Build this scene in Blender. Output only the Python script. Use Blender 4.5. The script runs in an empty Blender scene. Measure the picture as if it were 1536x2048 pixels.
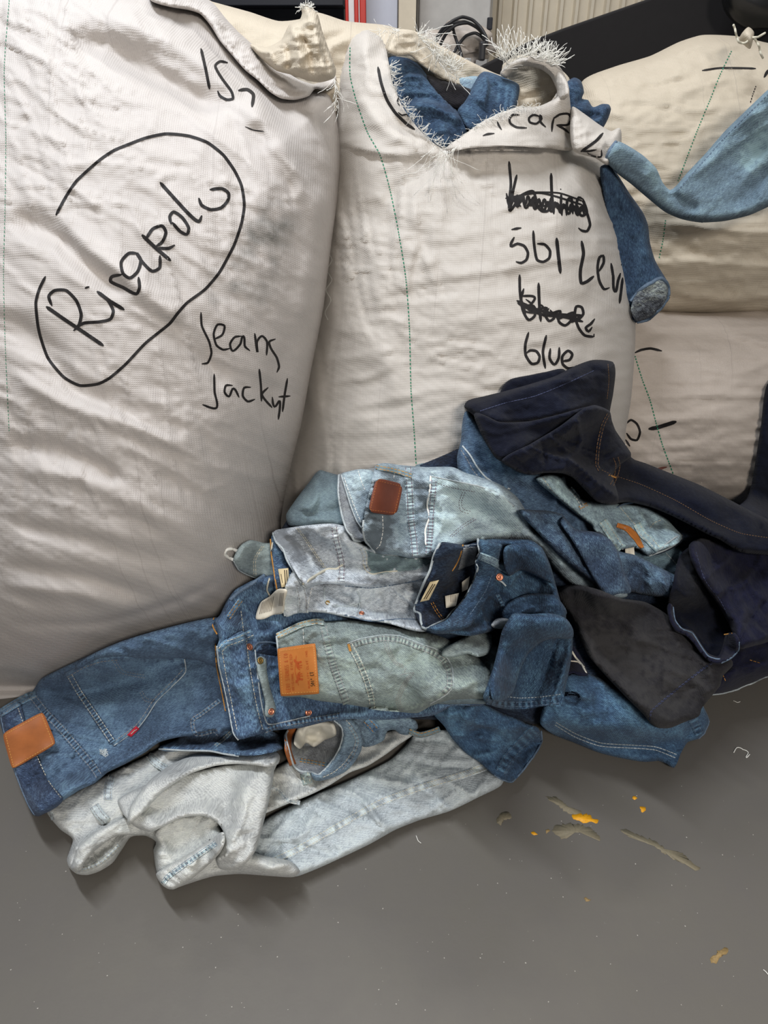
import bpy, math, random
import numpy as np
from mathutils import Vector, geometry
from mathutils.bvhtree import BVHTree
random.seed(7)
S = bpy.context.scene
COL = S.collection
# ---------------------------------------------------------------- camera
CH, PITCH, F = 1.25, math.radians(32), 1490.0
cp, sp = math.cos(PITCH), math.sin(PITCH)
cam = bpy.data.cameras.new('camera'); camo = bpy.data.objects.new('camera', cam); COL.objects.link(camo)
camo.location = (0, 0, CH); camo.rotation_euler = (math.pi/2 - PITCH, 0, 0)
cam.sensor_fit = 'VERTICAL'; cam.sensor_height = 24.0; cam.lens = 24.0*F/2048; cam.clip_start = .02
S.camera = camo
S.view_settings.view_transform = 'Standard'; S.view_settings.look = 'None'
S.view_settings.gamma = 1; S.view_settings.use_curve_mapping = False
S.view_settings.exposure = 0.0
# ---------------------------------------------------------------- light
w = bpy.data.worlds.new('world'); S.world = w; w.use_nodes = True
w.node_tree.nodes['Background'].inputs[0].default_value = (.95, .96, 1.0, 1)
w.node_tree.nodes['Background'].inputs[1].default_value = .27
def area(name, loc, target, sx, sy, power, col):
    l = bpy.data.lights.new(name, 'AREA'); l.shape = 'RECTANGLE'; l.size = sx; l.size_y = sy
    l.energy = power; l.color = col
    o = bpy.data.objects.new(name, l); COL.objects.link(o); o.location = loc
    o.rotation_euler = (Vector(target)-Vector(loc)).to_track_quat('-Z', 'Y').to_euler()
    return o
area('ceiling_tube_light', (-.55, .75, 3.0), (-.1, 1.2, .3), 1.3, .12, 54, (.90, .94, 1.0))
area('warehouse_lamp', (.45, -1.0, 1.95), (0, 1.2, .4), .3, .3, 36, (1.0, .93, .85))
area('rear_tube_light', (.2, 2.6, 3.2), (.1, 1.2, 0), 1.6, .12, 24, (1.0, .97, .93))
# ---------------------------------------------------------------- maths
def srgb(r, g, b):
    f = lambda c: (c/255/12.92) if c <= 10 else ((c/255+.055)/1.055)**2.4
    return (f(r), f(g), f(b), 1)
def raydir(p):
    p = np.asarray(p, float); u = (p[..., 0]-768)/F; v = (p[..., 1]-1024)/F
    return np.stack([u, cp - v*sp, -sp - v*cp], -1)
def world(p, t):
    return np.array([0, 0, CH]) + raydir(p)*np.asarray(t)[..., None]
def t_of_Y(p, Y):
    return Y/raydir(p)[..., 1]
def t_floor(p):
    d = -raydir(p)[..., 2]
    return np.where(d > .02, CH/np.maximum(d, .02), 60.0)
def at(px, py, Y):
    p = np.array([px, py], float); return Vector(world(p, t_of_Y(p, Y)))
def hsh(i, j, s):
    v = np.sin(i*127.1 + j*311.7 + s*74.7)*43758.5453
    return (v - np.floor(v))*2-1
def vn(x, y, s=0):
    xi, yi = np.floor(x), np.floor(y); fx, fy = x-xi, y-yi
    fx = fx*fx*fx*(fx*(fx*6-15)+10); fy = fy*fy*fy*(fy*(fy*6-15)+10)
    a, b, c, d = hsh(xi, yi, s), hsh(xi+1, yi, s), hsh(xi, yi+1, s), hsh(xi+1, yi+1, s)
    return (a*(1-fx)+b*fx)*(1-fy) + (c*(1-fx)+d*fx)*fy
def ridged(x, y, s=0):
    r = 0; am = 1; tot = 0
    for o in range(3):
        n = 1-np.abs(vn(x+vn(x*.7, y*.7, s+9)*.8, y+vn(y*.6, x*.6, s+5)*.8, s+o)); r = r+am*n*n; tot += am
        x = x*2.03+7; y = y*2.03+3; am *= .5
    return r/tot
def crease(x, y, s=0):
    a = vn(x*.6+3, y*.6, s+9)*.9; b = vn(y*.6, x*.6+5, s+5)*.9
    r1 = 1-np.abs(vn(x+a, y+b, s)); r2 = 1-np.abs(vn(x*.9+b+11, y*1.1+a+4, s+2)); r3 = 1-np.abs(vn(x*2.1+b+1, y*2.3+a+2, s+3))
    return r1**7 - .8*r2**7 + .4*r3**5 - .12
def cr(pts, step=5., closed=False, ten=.42):
    P = [np.array(p, float) for p in pts]; n = len(P); out = []
    rng = range(n) if closed else range(n-1)
    for i in rng:
        p0 = P[(i-1) % n] if closed or i > 0 else P[i]; p1 = P[i]; p2 = P[(i+1) % n]
        p3 = P[(i+2) % n] if closed or i < n-2 else p2
        L = np.linalg.norm(p2-p1); k = max(1, int(L/step))
        # tangents limited so that neighbours of very different length do not overshoot
        l0 = max(np.linalg.norm(p2-p0), 1e-6); l1 = max(np.linalg.norm(p3-p1), 1e-6)
        m1 = (p2-p0)/l0*L*ten*2*.8; m2 = (p3-p1)/l1*L*ten*2*.8
        for j in range(k):
            s = j/k; out.append((2*s**3-3*s**2+1)*p1+(s**3-2*s**2+s)*m1+(-2*s**3+3*s**2)*p2+(s**3-s**2)*m2)
    if not closed: out.append(P[-1])
    return np.array(out)
def seg_dist(pts, line, closed=False):
    """distance, signed side and running parameter of each point to a polyline"""
    A = line if closed else line[:-1]; B = np.roll(line, -1, 0) if closed else line[1:]
    best = np.full(len(pts), 1e9); sg = np.zeros(len(pts)); par = np.zeros(len(pts)); n = len(A)
    for i in range(n):
        d = B[i]-A[i]; L2 = max(d@d, 1e-9); q = pts-A[i]
        s = np.clip((q@d)/L2, 0, 1); r = q-s[:, None]*d; dd = np.einsum('ij,ij->i', r, r)
        m = dd < best; best[m] = dd[m]
        cr_ = d[0]*q[:, 1]-d[1]*q[:, 0]
        sg[m] = np.sign(cr_[m]); par[m] = (i+s[m])/n
    return np.sqrt(best), sg, par
def inside(pts, poly):
    x, y = pts[:, 0], pts[:, 1]; c = np.zeros(len(pts), bool); n = len(poly); j = n-1
    for i in range(n):
        xi, yi = poly[i]; xj, yj = poly[j]
        if yi != yj:
            c ^= ((yi > y) != (yj > y)) & (x < (xj-xi)*(y-yi)/(yj-yi)+xi)
        j = i
    return c
# ---------------------------------------------------------------- what already stands behind each line of sight
G = 4; X0, Y0, X1, Y1 = -640, -240, 1840, 2100
gx = np.arange(X0, X1, G); gy = np.arange(Y0, Y1, G)
GP = np.stack(np.meshgrid(gx, gy), -1).astype(float)
Z = t_floor(GP); Z = np.minimum(Z, 5.0)
def samp(A, p):
    x = np.clip((p[:, 0]-X0)/G, 0, A.shape[1]-1.001); y = np.clip((p[:, 1]-Y0)/G, 0, A.shape[0]-1.001)
    i, j = x.astype(int), y.astype(int); fx, fy = x-i, y-j
    return (A[j, i]*(1-fx)+A[j, i+1]*fx)*(1-fy)+(A[j+1, i]*(1-fx)+A[j+1, i+1]*fx)*fy
def boxmin(A, r):
    out = A.copy()
    for k in range(1, r+1):
        out[:, k:] = np.minimum(out[:, k:], A[:, :-k]); out[:, :-k] = np.minimum(out[:, :-k], A[:, k:])
    A = out.copy()
    for k in range(1, r+1):
        out[k:] = np.minimum(out[k:], A[:-k]); out[:-k] = np.minimum(out[:-k], A[k:])
    return out
def boxblur(A, r):
    for ax in (0, 1):
        P = np.pad(A, [(r+1, r) if a == ax else (0, 0) for a in (0, 1)], mode='edge')
        c = np.cumsum(P, ax)
        A = (c[2*r+1:]-c[:-2*r-1])/(2*r+1) if ax == 0 else (c[:, 2*r+1:]-c[:, :-2*r-1])/(2*r+1)
    return A
def fold_h(pts, folds):
    h = np.zeros(len(pts))
    for f in folds or ():
        kind, line, amp, wd = f[:4]; L = cr(line, 12.)
        d, s, u = seg_dist(pts, L); tp = np.clip(np.minimum(u, 1-u)*5, 0, 1); tp = tp*tp*(3-2*tp)
        if len(f) > 4: tp = np.ones_like(tp) if f[4] == 'full' else tp
        if kind == 'r': h += amp*tp*np.exp(-(d/wd)**2)
        elif kind == 'v': h -= amp*tp*np.exp(-(d/wd)**2)
        else:   # 's': lip raised on the right hand side of the drawn direction (screen), falling sharply on the other
            sd = d*s; h += amp*tp*np.where(sd > 0, np.exp(-(sd/wd)**1.3), np.exp(-(sd/3.5)**2))
    return h
def new_obj(name, me, parent=None):
    o = bpy.data.objects.new(name, me); COL.objects.link(o)
    if parent: o.parent = parent
    return o
def mkmesh(name, V, Fc, mat, parent=None, uv=None, fade=None, smooth=True):
    me = bpy.data.meshes.new(name); me.from_pydata([tuple(v) for v in V], [], [tuple(f) for f in Fc]); me.update()
    if smooth: me.polygons.foreach_set('use_smooth', [True]*len(me.polygons))
    if mat: me.materials.append(mat)
    if uv is not None:
        ul = me.uv_layers.new(name='UVMap'); li = np.empty(len(me.loops), np.int32); me.loops.foreach_get('vertex_index', li)
        ul.data.foreach_set('uv', np.asarray(uv, np.float32)[li].ravel())
    if fade is not None:
        a = me.attributes.new('fade', 'FLOAT', 'POINT'); a.data.foreach_set('value', np.asarray(fade, np.float32))
    return new_obj(name, me, parent)
def thing(name, label, cat, px, group=None):
    o = bpy.data.objects.new(name, None); COL.objects.link(o); o.empty_display_size = .05
    o['label'] = label; o['category'] = cat
    if group: o['group'] = group
    return o
def tag(o, label, cat, group=None):
    o['label'] = label; o['category'] = cat
    if group: o['group'] = group
    return o
def uvframe(V, c, tc, ang):
    a = math.radians(ang); c = np.array(c, float)
    P0 = world(c, tc); e1 = world(c+np.array([math.cos(a), math.sin(a)])*40, tc)-P0; e1 /= np.linalg.norm(e1)
    e2 = world(c+np.array([-math.sin(a), math.cos(a)])*40, tc)-P0; e2 -= e1*(e1@e2); e2 /= np.linalg.norm(e2)
    Q = V-P0; return np.stack([Q@e1, Q@e2], 1)
def rbf(ctrl):
    C = np.array([c[:2] for c in ctrl], float)/300; v = np.array([c[2] for c in ctrl], float); n = len(C)
    k = lambda r: np.sqrt(r*r+.25)
    A = np.zeros((n+3, n+3)); A[:n, :n] = k(np.linalg.norm(C[:, None]-C[None], axis=2)); A[:n, n] = 1; A[:n, n+1:] = C
    A[n, :n] = 1; A[n+1:, :n] = C.T; sol = np.linalg.solve(A, np.r_[v, 0, 0, 0])
    def f(p):
        q = p/300; return k(np.linalg.norm(q[:, None]-C[None], axis=2))@sol[:n]+sol[n]+q@sol[n+1:]
    return f
class Cl: pass
def cloth(name, outline, mat, parent=None, T=.02, ew=30, folds=None, nz=.003, nsc=60, nang=0, nasp=2.5, rs=4, clear=.004,
          seed=1, sp_=5.5, ang=0, flat=None, Yc=None, thick=None, maxback=.10, fadef=None, sharp=False, warp=0, infront=True, fl=None, wr=None, crisp=None, rim=.22):
    """a piece of cloth: outline traced at its own distance, laid over what is below it, with its own thickness"""
    global Z
    den = mat.name.startswith('denim')
    if crisp is None: crisp = .62 if den else 0.
    if wr is None and den:
        big = (max(p[0] for p in outline)-min(p[0] for p in outline)) > 110
        wr = [(.017 if big else .006, 52 if big else 26, nang+38, 2.6, seed+3), (.011 if big else .004, 34 if big else 18, nang-30, 2.6, seed+4)]
    poly = cr(outline, sp_, True, .30 if sharp else .42)
    mn, mx = poly.min(0), poly.max(0)
    if warp: poly = poly + np.stack([vn(poly[:, 1]/17, poly[:, 0]/17, seed), vn(poly[:, 0]/17, poly[:, 1]/17, seed+3)], 1)*warp
    Zl = boxblur(boxblur(boxmin(Z, rs), rs), max(1, rs//2))
    edge = poly
    fixed = rbf(Yc) if Yc else None
    seg = None
    if flat:   # stretches of the rim that stay open (cuffs, waists): left out of the rounding
        keep = np.ones(len(poly), bool)
        for (x, y, r) in flat: keep &= np.hypot(poly[:, 0]-x, poly[:, 1]-y) > r
        edge = poly[keep] if keep.sum() > 3 else poly
    def height(p):
        if flat:
            d = np.sqrt(((p[:, None]-edge[None])**2).sum(2).min(1)) if len(p) < 60000 else seg_dist(p, edge, True)[0]
            d = np.minimum(d, 1e9)
        else: d = seg_dist(p, poly, True)[0]
        q = np.clip(d/ew, 0, 1); q2_ = np.clip(d/(ew*rim), 0, 1); prof = T*((1-crisp)*np.sqrt(np.maximum(0, 1-(1-q)**2))+crisp*np.sqrt(np.maximum(0, 1-(1-q2_)**2)))
        em = np.clip(d/14, 0, 1)
        a = math.radians(nang); x = (p[:, 0]*math.cos(a)+p[:, 1]*math.sin(a)); y = (-p[:, 0]*math.sin(a)+p[:, 1]*math.cos(a))
        n = (ridged(x/(nsc*nasp), y/nsc, seed)-.55)*nz*2.4 + vn(x/(nsc*.9), y/(nsc*.33), seed+20)*nz*.35
        if wr:
            for (amp, wl, an2, asp, sd2) in wr:
                a2 = math.radians(an2); x2 = (p[:, 0]*math.cos(a2)+p[:, 1]*math.sin(a2)); y2 = (-p[:, 0]*math.sin(a2)+p[:, 1]*math.cos(a2))
                n = n + crease(x2/(wl*asp), y2/wl, sd2)*amp*np.clip(vn(x2/(wl*7), y2/(wl*5), sd2+2)*1.3+.55, 0, 1.2)
        return prof, (n + fold_h(p, folds))*em
    def ev(p):
        prof, h = height(p)
        if fixed:
            t = t_of_Y(p, fixed(p)) + (T - prof) - h
            zt = samp(Z, p)
            t = np.minimum(t, t_floor(p)-.002)
            if infront: t = np.minimum(t, zt-.004)
            return t
        base = samp(Zl, p)
        return np.minimum(base - clear - np.maximum(prof + h, 0), t_floor(p)-.002)
    xs = np.arange(mn[0], mx[0], sp_); ys = np.arange(mn[1], mx[1], sp_*.87)
    gp = np.stack(np.meshgrid(xs, ys), -1); gp[1::2, :, 0] += sp_/2; gp = gp.reshape(-1, 2)
    gp = gp[inside(gp, poly)]; d = seg_dist(gp, poly, True)[0]; gp = gp[d > sp_*.55]
    nb = len(poly); allp = np.vstack([poly, gp])
    r = geometry.delaunay_2d_cdt([Vector((float(a), float(b))) for a, b in allp], [], [list(range(nb))], 1, 1e-4)
    pv = np.array([tuple(v) for v in r[0]]); tris = [list(f) for f in r[2]]
    tf = ev(pv); zr = samp(Z, pv)
    if thick: 
        dd = seg_dist(pv, poly, True)[0]; q = np.clip(dd/(ew*1.2), 0, 1); tb = tf + .01 + thick*np.sqrt(np.maximum(0, 1-(1-q)**2))
        tb = np.minimum(tb, np.maximum(t_floor(pv), tf+.004))
    else: tb = np.maximum(np.minimum(zr-.001, tf+maxback), tf+.003)
    Vf = world(pv, tf); Vb = world(pv, tb); n = len(pv)
    cnt = {}
    tri2 = []
    for f in tris:
        a, b, c = pv[f[0]], pv[f[1]], pv[f[2]]
        if (b[0]-a[0])*(c[1]-a[1])-(b[1]-a[1])*(c[0]-a[0]) > 0: f = f[::-1]
        tri2.append(f)
        for k in range(3): cnt[(f[k], f[(k+1) % 3])] = 1
    Fc = list(tri2) + [[i+n for i in f[::-1]] for f in tri2]
    for (a, b) in list(cnt):
        if (b, a) not in cnt: Fc.append([b, a, a+n, b+n])
    V = np.vstack([Vf, Vb]); c = pv.mean(0); tc = float(np.median(tf))
    uv = uvframe(V, c, tc, ang)
    fa = np.zeros(n)
    if fadef is not None: fa = fadef(pv)
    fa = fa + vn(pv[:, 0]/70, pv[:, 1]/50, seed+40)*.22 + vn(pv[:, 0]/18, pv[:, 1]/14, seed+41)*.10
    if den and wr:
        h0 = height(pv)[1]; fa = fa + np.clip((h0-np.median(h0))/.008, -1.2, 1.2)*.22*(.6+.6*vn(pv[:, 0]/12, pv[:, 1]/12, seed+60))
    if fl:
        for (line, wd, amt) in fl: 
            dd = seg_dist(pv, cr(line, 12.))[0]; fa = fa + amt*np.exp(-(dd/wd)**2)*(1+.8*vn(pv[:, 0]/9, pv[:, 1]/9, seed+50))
    o = mkmesh(name, V, Fc, mat, parent, uv, np.r_[fa, fa])
    # record
    m = inside(GP.reshape(-1, 2), poly).reshape(Z.shape)
    if m.any():
        jj, ii = np.where(m); tt = ev(GP[jj, ii]); Z[jj, ii] = np.minimum(Z[jj, ii], tt)
    q = Cl(); q.o = o; q.mat = mat; q.ang = ang; q.tc = tc; q.c = c; q.root = parent or o
    q.bvh = BVHTree.FromPolygons([tuple(v) for v in Vf], tri2)
    return q
CAMP = Vector((0, 0, CH))
def cast(surfs, p):
    d = Vector(raydir(np.array(p, float))); L = d.length; best = None
    for s in surfs:
        h = s.bvh.ray_cast(CAMP, d/L)
        if h[0] is not None:
            t = h[3]/L
            if best is None or t < best: best = t
    return best
def surf_of(o):
    q = Cl(); me = o.data; q.o = o; q.root = o; q.bvh = BVHTree.FromPolygons([tuple(v.co) for v in me.vertices], [tuple(p.vertices) for p in me.polygons]); return q
def drape(name, surfs, grid, lift, mat, parent=None, fade=None, ang=0, skirt=.003, rec=True, smooth=0):
    """lay a grid of points on a surface, lifted off it by its own thickness, with a turned-down rim"""
    global Z
    if not isinstance(surfs, (list, tuple)): surfs = [surfs]
    grid = np.asarray(grid, float); n, m = grid.shape[:2]; T = np.full((n, m), np.nan)
    for i in range(n):
        for j in range(m):
            t = cast(surfs, grid[i, j]); T[i, j] = np.nan if t is None else t
    if np.isnan(T).all(): T = samp(Z, grid.reshape(-1, 2)).reshape(n, m)
    for _ in range(200):
        bad = np.isnan(T)
        if not bad.any(): break
        P = np.pad(T, 1, constant_values=np.nan)
        st = np.stack([P[:-2, 1:-1], P[2:, 1:-1], P[1:-1, :-2], P[1:-1, 2:]])
        with np.errstate(all='ignore'):
            import warnings
            with warnings.catch_warnings():
                warnings.simplefilter('ignore'); mv = np.nanmean(st, 0)
        T[bad] = mv[bad]
    if smooth:
        Ts = T.copy()
        for _ in range(smooth):
            P = np.pad(Ts, 1, mode='edge'); Ts = (P[:-2, 1:-1]+P[2:, 1:-1]+P[1:-1, :-2]+P[1:-1, 2:]+Ts)/5
        T = Ts-max(0, float((Ts-T).max()))
    T = T-lift; V = world(grid, T).reshape(-1, 3); idx = np.arange(n*m).reshape(n, m)
    Fc = []
    a = grid[1, 0]-grid[0, 0]; b = grid[0, 1]-grid[0, 0] if m > 1 else np.array([0, 1])
    flip = (a[0]*b[1]-a[1]*b[0]) < 0
    for i in range(n-1):
        for j in range(m-1):
            f = [idx[i, j], idx[i, j+1], idx[i+1, j+1], idx[i+1, j]]; Fc.append(f[::-1] if flip else f)
    rim = list(idx[0, :])+list(idx[1:, -1])+list(idx[-1, -2::-1])+list(idx[-2:0:-1, 0])
    Vs = world(grid, T+skirt+np.broadcast_to(lift, T.shape)*.6).reshape(-1, 3)[rim]; k0 = len(V); R = len(rim)
    for k in range(R):
        f = [rim[k], k0+k, k0+(k+1) % R, rim[(k+1) % R]]; Fc.append(f if not flip else f[::-1])
    V = np.vstack([V, Vs]); uv = uvframe(V, grid.reshape(-1, 2).mean(0), float(np.median(T)), ang)
    fa = np.zeros(n*m) if fade is None else np.asarray(fade, float).reshape(-1); fa = np.r_[fa, fa[rim]]
    o = mkmesh(name, V, Fc, mat, parent, uv, fa)
    if rec:
        g = grid.reshape(-1, 2); ii = np.clip(((g[:, 0]-X0)/G+.5).astype(int), 0, Z.shape[1]-1); jj = np.clip(((g[:, 1]-Y0)/G+.5).astype(int), 0, Z.shape[0]-1)
        np.minimum.at(Z, (jj, ii), T.reshape(-1))
    return o
def ribbon_grid(line, wd, m=5, step=4., taper=0):
    L = cr(line, step); tg = np.gradient(L, axis=0); tg /= np.maximum(np.linalg.norm(tg, axis=1), 1e-6)[:, None]
    nr = np.stack([-tg[:, 1], tg[:, 0]], 1); n = len(L)
    w_ = np.full(n, wd/2.) if not callable(wd) else np.array([wd(i/(n-1))/2 for i in range(n)])
    if taper: w_ = w_*np.clip(np.minimum(np.arange(n), n-1-np.arange(n))/max(1, taper)+.35, 0, 1)
    return L[:, None]+nr[:, None]*np.linspace(-1, 1, m)[None, :, None]*w_[:, None, None]
def joined(name, surfs, grids, lift, mat, parent):
    """many tiny draped strips (stitches of one thread, strokes of one word) as one mesh"""
    if not isinstance(surfs, (list, tuple)): surfs = [surfs]
    V = []; Fc = []
    for g in grids:
        n, m = g.shape[:2]; T = np.full((n, m), np.nan)
        for i in range(n):
            for j in range(m):
                t = cast(surfs, g[i, j]); T[i, j] = np.nan if t is None else t
        if np.isnan(T).all(): continue
        T = np.where(np.isnan(T), np.nanmean(T), T)-lift; W = world(g, T).reshape(-1, 3); k = len(V); V.extend(W)
        a = g[1, 0]-g[0, 0]; b = g[0, 1]-g[0, 0]; flip = (a[0]*b[1]-a[1]*b[0]) < 0
        for i in range(n-1):
            for j in range(m-1):
                f = [k+i*m+j, k+i*m+j+1, k+(i+1)*m+j+1, k+(i+1)*m+j]; Fc.append(f[::-1] if flip else f)
    if not V: return None
    V = np.array(V); return mkmesh(name, V, Fc, mat, parent, V[:, [0, 2]], np.zeros(len(V)))
def dashes(line, on=5, off=3, wd=1.3):
    on = int(on); off = max(0, int(round(off))); L = cr(line, 1.); out = []; i = 0
    while i+on < len(L):
        seg = L[i:i+on+1]; a, b = seg[0], seg[-1]; d = b-a; l = np.linalg.norm(d)
        if l > .1:
            nrm = np.array([-d[1], d[0]])/l*wd/2; out.append(np.array([[a-nrm, a+nrm], [(a+b)/2-nrm, (a+b)/2+nrm], [b-nrm, b+nrm]]))
        i += on+off
    return out
def stitch(q, lines, mat, on=5, off=2, wd=1.4, name='stitching', lift=.0012, parent=None):
    if 1 < len(lines) <= 4:
        return [stitch(q, [l], mat, on, off, wd, name, lift, parent) for l in lines]
    g = []
    for l in lines: g += dashes(l, on, off, wd)
    return joined(name, q, g, lift, mat, parent or pr(q))
def pr(q):
    if isinstance(q, (list, tuple)): q = q[0]
    return q.root
def off_line(line, d):
    L = cr(line, 8.); tg = np.gradient(L, axis=0); tg /= np.maximum(np.linalg.norm(tg, axis=1), 1e-6)[:, None]
    return L+np.stack([-tg[:, 1], tg[:, 0]], 1)*d
def seam(q, line, wd, mat, thr, amp=.9, per=9., lift=.0018, seed=3, name='seam', parent=None, tick=True):
    """felled seam: raised, puckered, with a row of stitching along both edges"""
    g = ribbon_grid(line, wd, 7, 3.); n, m = g.shape[:2]; i = np.arange(n)[:, None]*3.; j = np.linspace(-1, 1, m)[None]
    fa = (np.sin(i/per*6.283+vn(i/30, j*0+seed, seed)*2.5)*(.7+.3*vn(i/11, j*2, seed)))*amp*1.7*(1-.55*np.abs(j)) if tick else vn(i/8, j*3+0*i, seed)*amp*.7
    lf = lift*(1-np.abs(j)**4*.6)+np.zeros((n, 1))+(fa*.0006)
    o = drape(name, q, g, lf, mat, parent or pr(q), fa, ang=0, skirt=.001)
    stitch(surf_of(o), [off_line(line, wd*.30), off_line(line, -wd*.30)], thr, parent=o, lift=.0006)
    return o
def cord(q, line, r, mat, name='worn_edge', parent=None, lift=None, jit=0.0, n=8, step=3.):
    """round cord or worn cloth edge lying on a surface"""
    surfs = q if isinstance(q, (list, tuple)) else [q]
    L = cr(line, step)
    if jit: L = L+np.stack([vn(np.arange(len(L))/3, np.zeros(len(L)), 5), vn(np.arange(len(L))/3, np.ones(len(L))*9, 6)], 1)*jit
    T = np.array([(lambda t: np.nan if t is None else t)(cast(surfs, p)) for p in L])
    if np.isnan(T).all(): T = samp(Z, L)
    ok = ~np.isnan(T); T = np.interp(np.arange(len(T)), np.where(ok)[0], T[ok])
    k = np.ones(5)/5; T = np.convolve(np.pad(T, 2, mode='edge'), k, 'valid')
    P = world(L, T-(lift if lift is not None else r*.6)); return tube(name, P, r, mat, parent or pr(q), n)
def tubegeo(P, r, n=6):
    P = np.asarray(P, float); m = len(P); tg = np.gradient(P, axis=0); tg /= np.maximum(np.linalg.norm(tg, axis=1), 1e-9)[:, None]
    up = np.array([.13, .31, .94]); V = []; Fc = []
    rr = r if np.ndim(r) else np.full(m, r)
    for i in range(m):
        a = np.cross(tg[i], up); a /= max(np.linalg.norm(a), 1e-6); b = np.cross(tg[i], a)
        for k in range(n):
            an = 6.28318*k/n; V.append(P[i]+(a*math.cos(an)+b*math.sin(an))*rr[i])
    for i in range(m-1):
        for k in range(n): Fc.append([i*n+k, i*n+(k+1) % n, (i+1)*n+(k+1) % n, (i+1)*n+k])
    Fc.append(list(range(n))[::-1]); Fc.append([(m-1)*n+k for k in range(n)])
    return V, Fc
def tube(name, P, r, mat, parent=None, n=6):
    V, Fc = tubegeo(P, r, n); V = np.array(V); return mkmesh(name, V, Fc, mat, parent, V[:, :2], np.zeros(len(V)))
def tubes(name, lst, mat, parent=None, n=4):
    V = []; Fc = []
    for P, r in lst:
        v, f = tubegeo(P, r, n); k = len(V); V += v; Fc += [[i+k for i in ff] for ff in f]
    V = np.array(V); return mkmesh(name, V, Fc, mat, parent, V[:, :2], np.zeros(len(V)))
def quadgrid(c, nu=12, nv=12, rnd=0.0):
    a, b, c_, d = [np.array(p, float) for p in c]; u = np.linspace(0, 1, nu)[:, None, None]; v = np.linspace(0, 1, nv)[None, :, None]
    g = (a*(1-u)+b*u)*(1-v)+(d*(1-u)+c_*u)*v
    if rnd:
        cen = g.mean((0, 1)); U = np.linspace(-1, 1, nu)[:, None]; W = np.linspace(-1, 1, nv)[None]
        k = 1-rnd*(np.abs(U*W)**6); g = cen+(g-cen)*k[..., None]
    return g
def quad_lines(c, inset):
    a, b, c_, d = [np.array(p, float) for p in c]; cen = (a+b+c_+d)/4
    f = lambda p: p+(cen-p)/np.linalg.norm(cen-p)*inset*1.41
    return [[f(a), f(b)], [f(b), f(c_)], [f(c_), f(d)], [f(d), f(a)]]
def patch(q, c, mat, thr, lift=.003, rnd=.06, name='leather_patch', lab=None, ins=5, parent=None, ang=0):
    o = drape(name, q, quadgrid(c, 14, 14, rnd), lift, mat, parent or pr(q), ang=ang, smooth=30, skirt=.008)
    if lab: o['label'] = lab
    if thr: stitch(surf_of(o), quad_lines(c, ins), thr, 3, 2, 1.3, parent=o, lift=.0006)
    return o
def polypatch(q, corners, mat, lift=.0022, name='back_pocket', parent=None, fadev=.15, seed=2, ang=0):
    """pocket cloth: a triangulated panel fanned between its corners, lifted off the seat"""
    poly = cr(corners, 5., True, .12); surfs = q if isinstance(q, (list, tuple)) else [q]
    mn, mx = poly.min(0), poly.max(0); xs = np.arange(mn[0], mx[0], 5.); ys = np.arange(mn[1], mx[1], 5.)
    gp = np.stack(np.meshgrid(xs, ys), -1).reshape(-1, 2); gp = gp[inside(gp, poly)]; gp = gp[seg_dist(gp, poly, True)[0] > 2.6]
    r = geometry.delaunay_2d_cdt([Vector((float(a), float(b))) for a, b in np.vstack([poly, gp])], [], [list(range(len(poly)))], 1, 1e-4)
    pv = np.array([tuple(v) for v in r[0]]); T = np.array([(lambda t: np.nan if t is None else t)(cast(surfs, p)) for p in pv])
    T[np.isnan(T)] = np.nanmedian(T); n = len(pv); tf = T-lift; tri = []; cnt = {}
    for f in r[2]:
        f = list(f); a, b, c = pv[f[0]], pv[f[1]], pv[f[2]]
        if (b[0]-a[0])*(c[1]-a[1])-(b[1]-a[1])*(c[0]-a[0]) > 0: f = f[::-1]
        tri.append(f)
        for k in range(3): cnt[(f[k], f[(k+1) % 3])] = 1
    Fc = list(tri)
    for (a, b) in list(cnt):
        if (b, a) not in cnt: Fc.append([b, a, a+n, b+n])
    V = np.vstack([world(pv, tf), world(pv, T+.001)]); d = seg_dist(pv, poly, True)[0]
    fa = fadev+vn(pv[:, 0]/30, pv[:, 1]/30, seed)*.25+np.where(d < 9, vn(pv[:, 0]/5, pv[:, 1]/5, seed+1)*.7, 0)
    o = mkmesh(name, V, Fc, mat, parent or pr(q), uvframe(V, pv.mean(0), float(np.median(T)), ang), np.r_[fa, fa])
    ii = np.clip(((pv[:, 0]-X0)/G+.5).astype(int), 0, Z.shape[1]-1); jj = np.clip(((pv[:, 1]-Y0)/G+.5).astype(int), 0, Z.shape[0]-1)
    np.minimum.at(Z, (jj, ii), tf)
    s = Cl(); s.o = o; s.root = o; s.mat = mat; s.bvh = BVHTree.FromPolygons([tuple(v) for v in V[:n]], tri); return s
def loop(q, line, wd, mat, thr, lift=.006, parent=None, name='belt_loop'):
    g = ribbon_grid(line, wd, 5, 3.); n, m = g.shape[:2]; u = np.linspace(0, 1, n)[:, None]; j = np.linspace(-1, 1, m)[None]
    lf = lift*(.45+.55*np.sin(u*math.pi)**.5)-.0012*np.abs(j)**3
    fa = .55+vn(u*14, j*2, 4)*.5-.5*(1-np.abs(j))*.6
    o = drape(name, q, g, lf, mat, parent or pr(q), fa, skirt=.004)
    stitch(surf_of(o), [off_line(line, wd*.27), off_line(line, -wd*.27)], thr, parent=o, lift=.0006)
    return o
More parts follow.
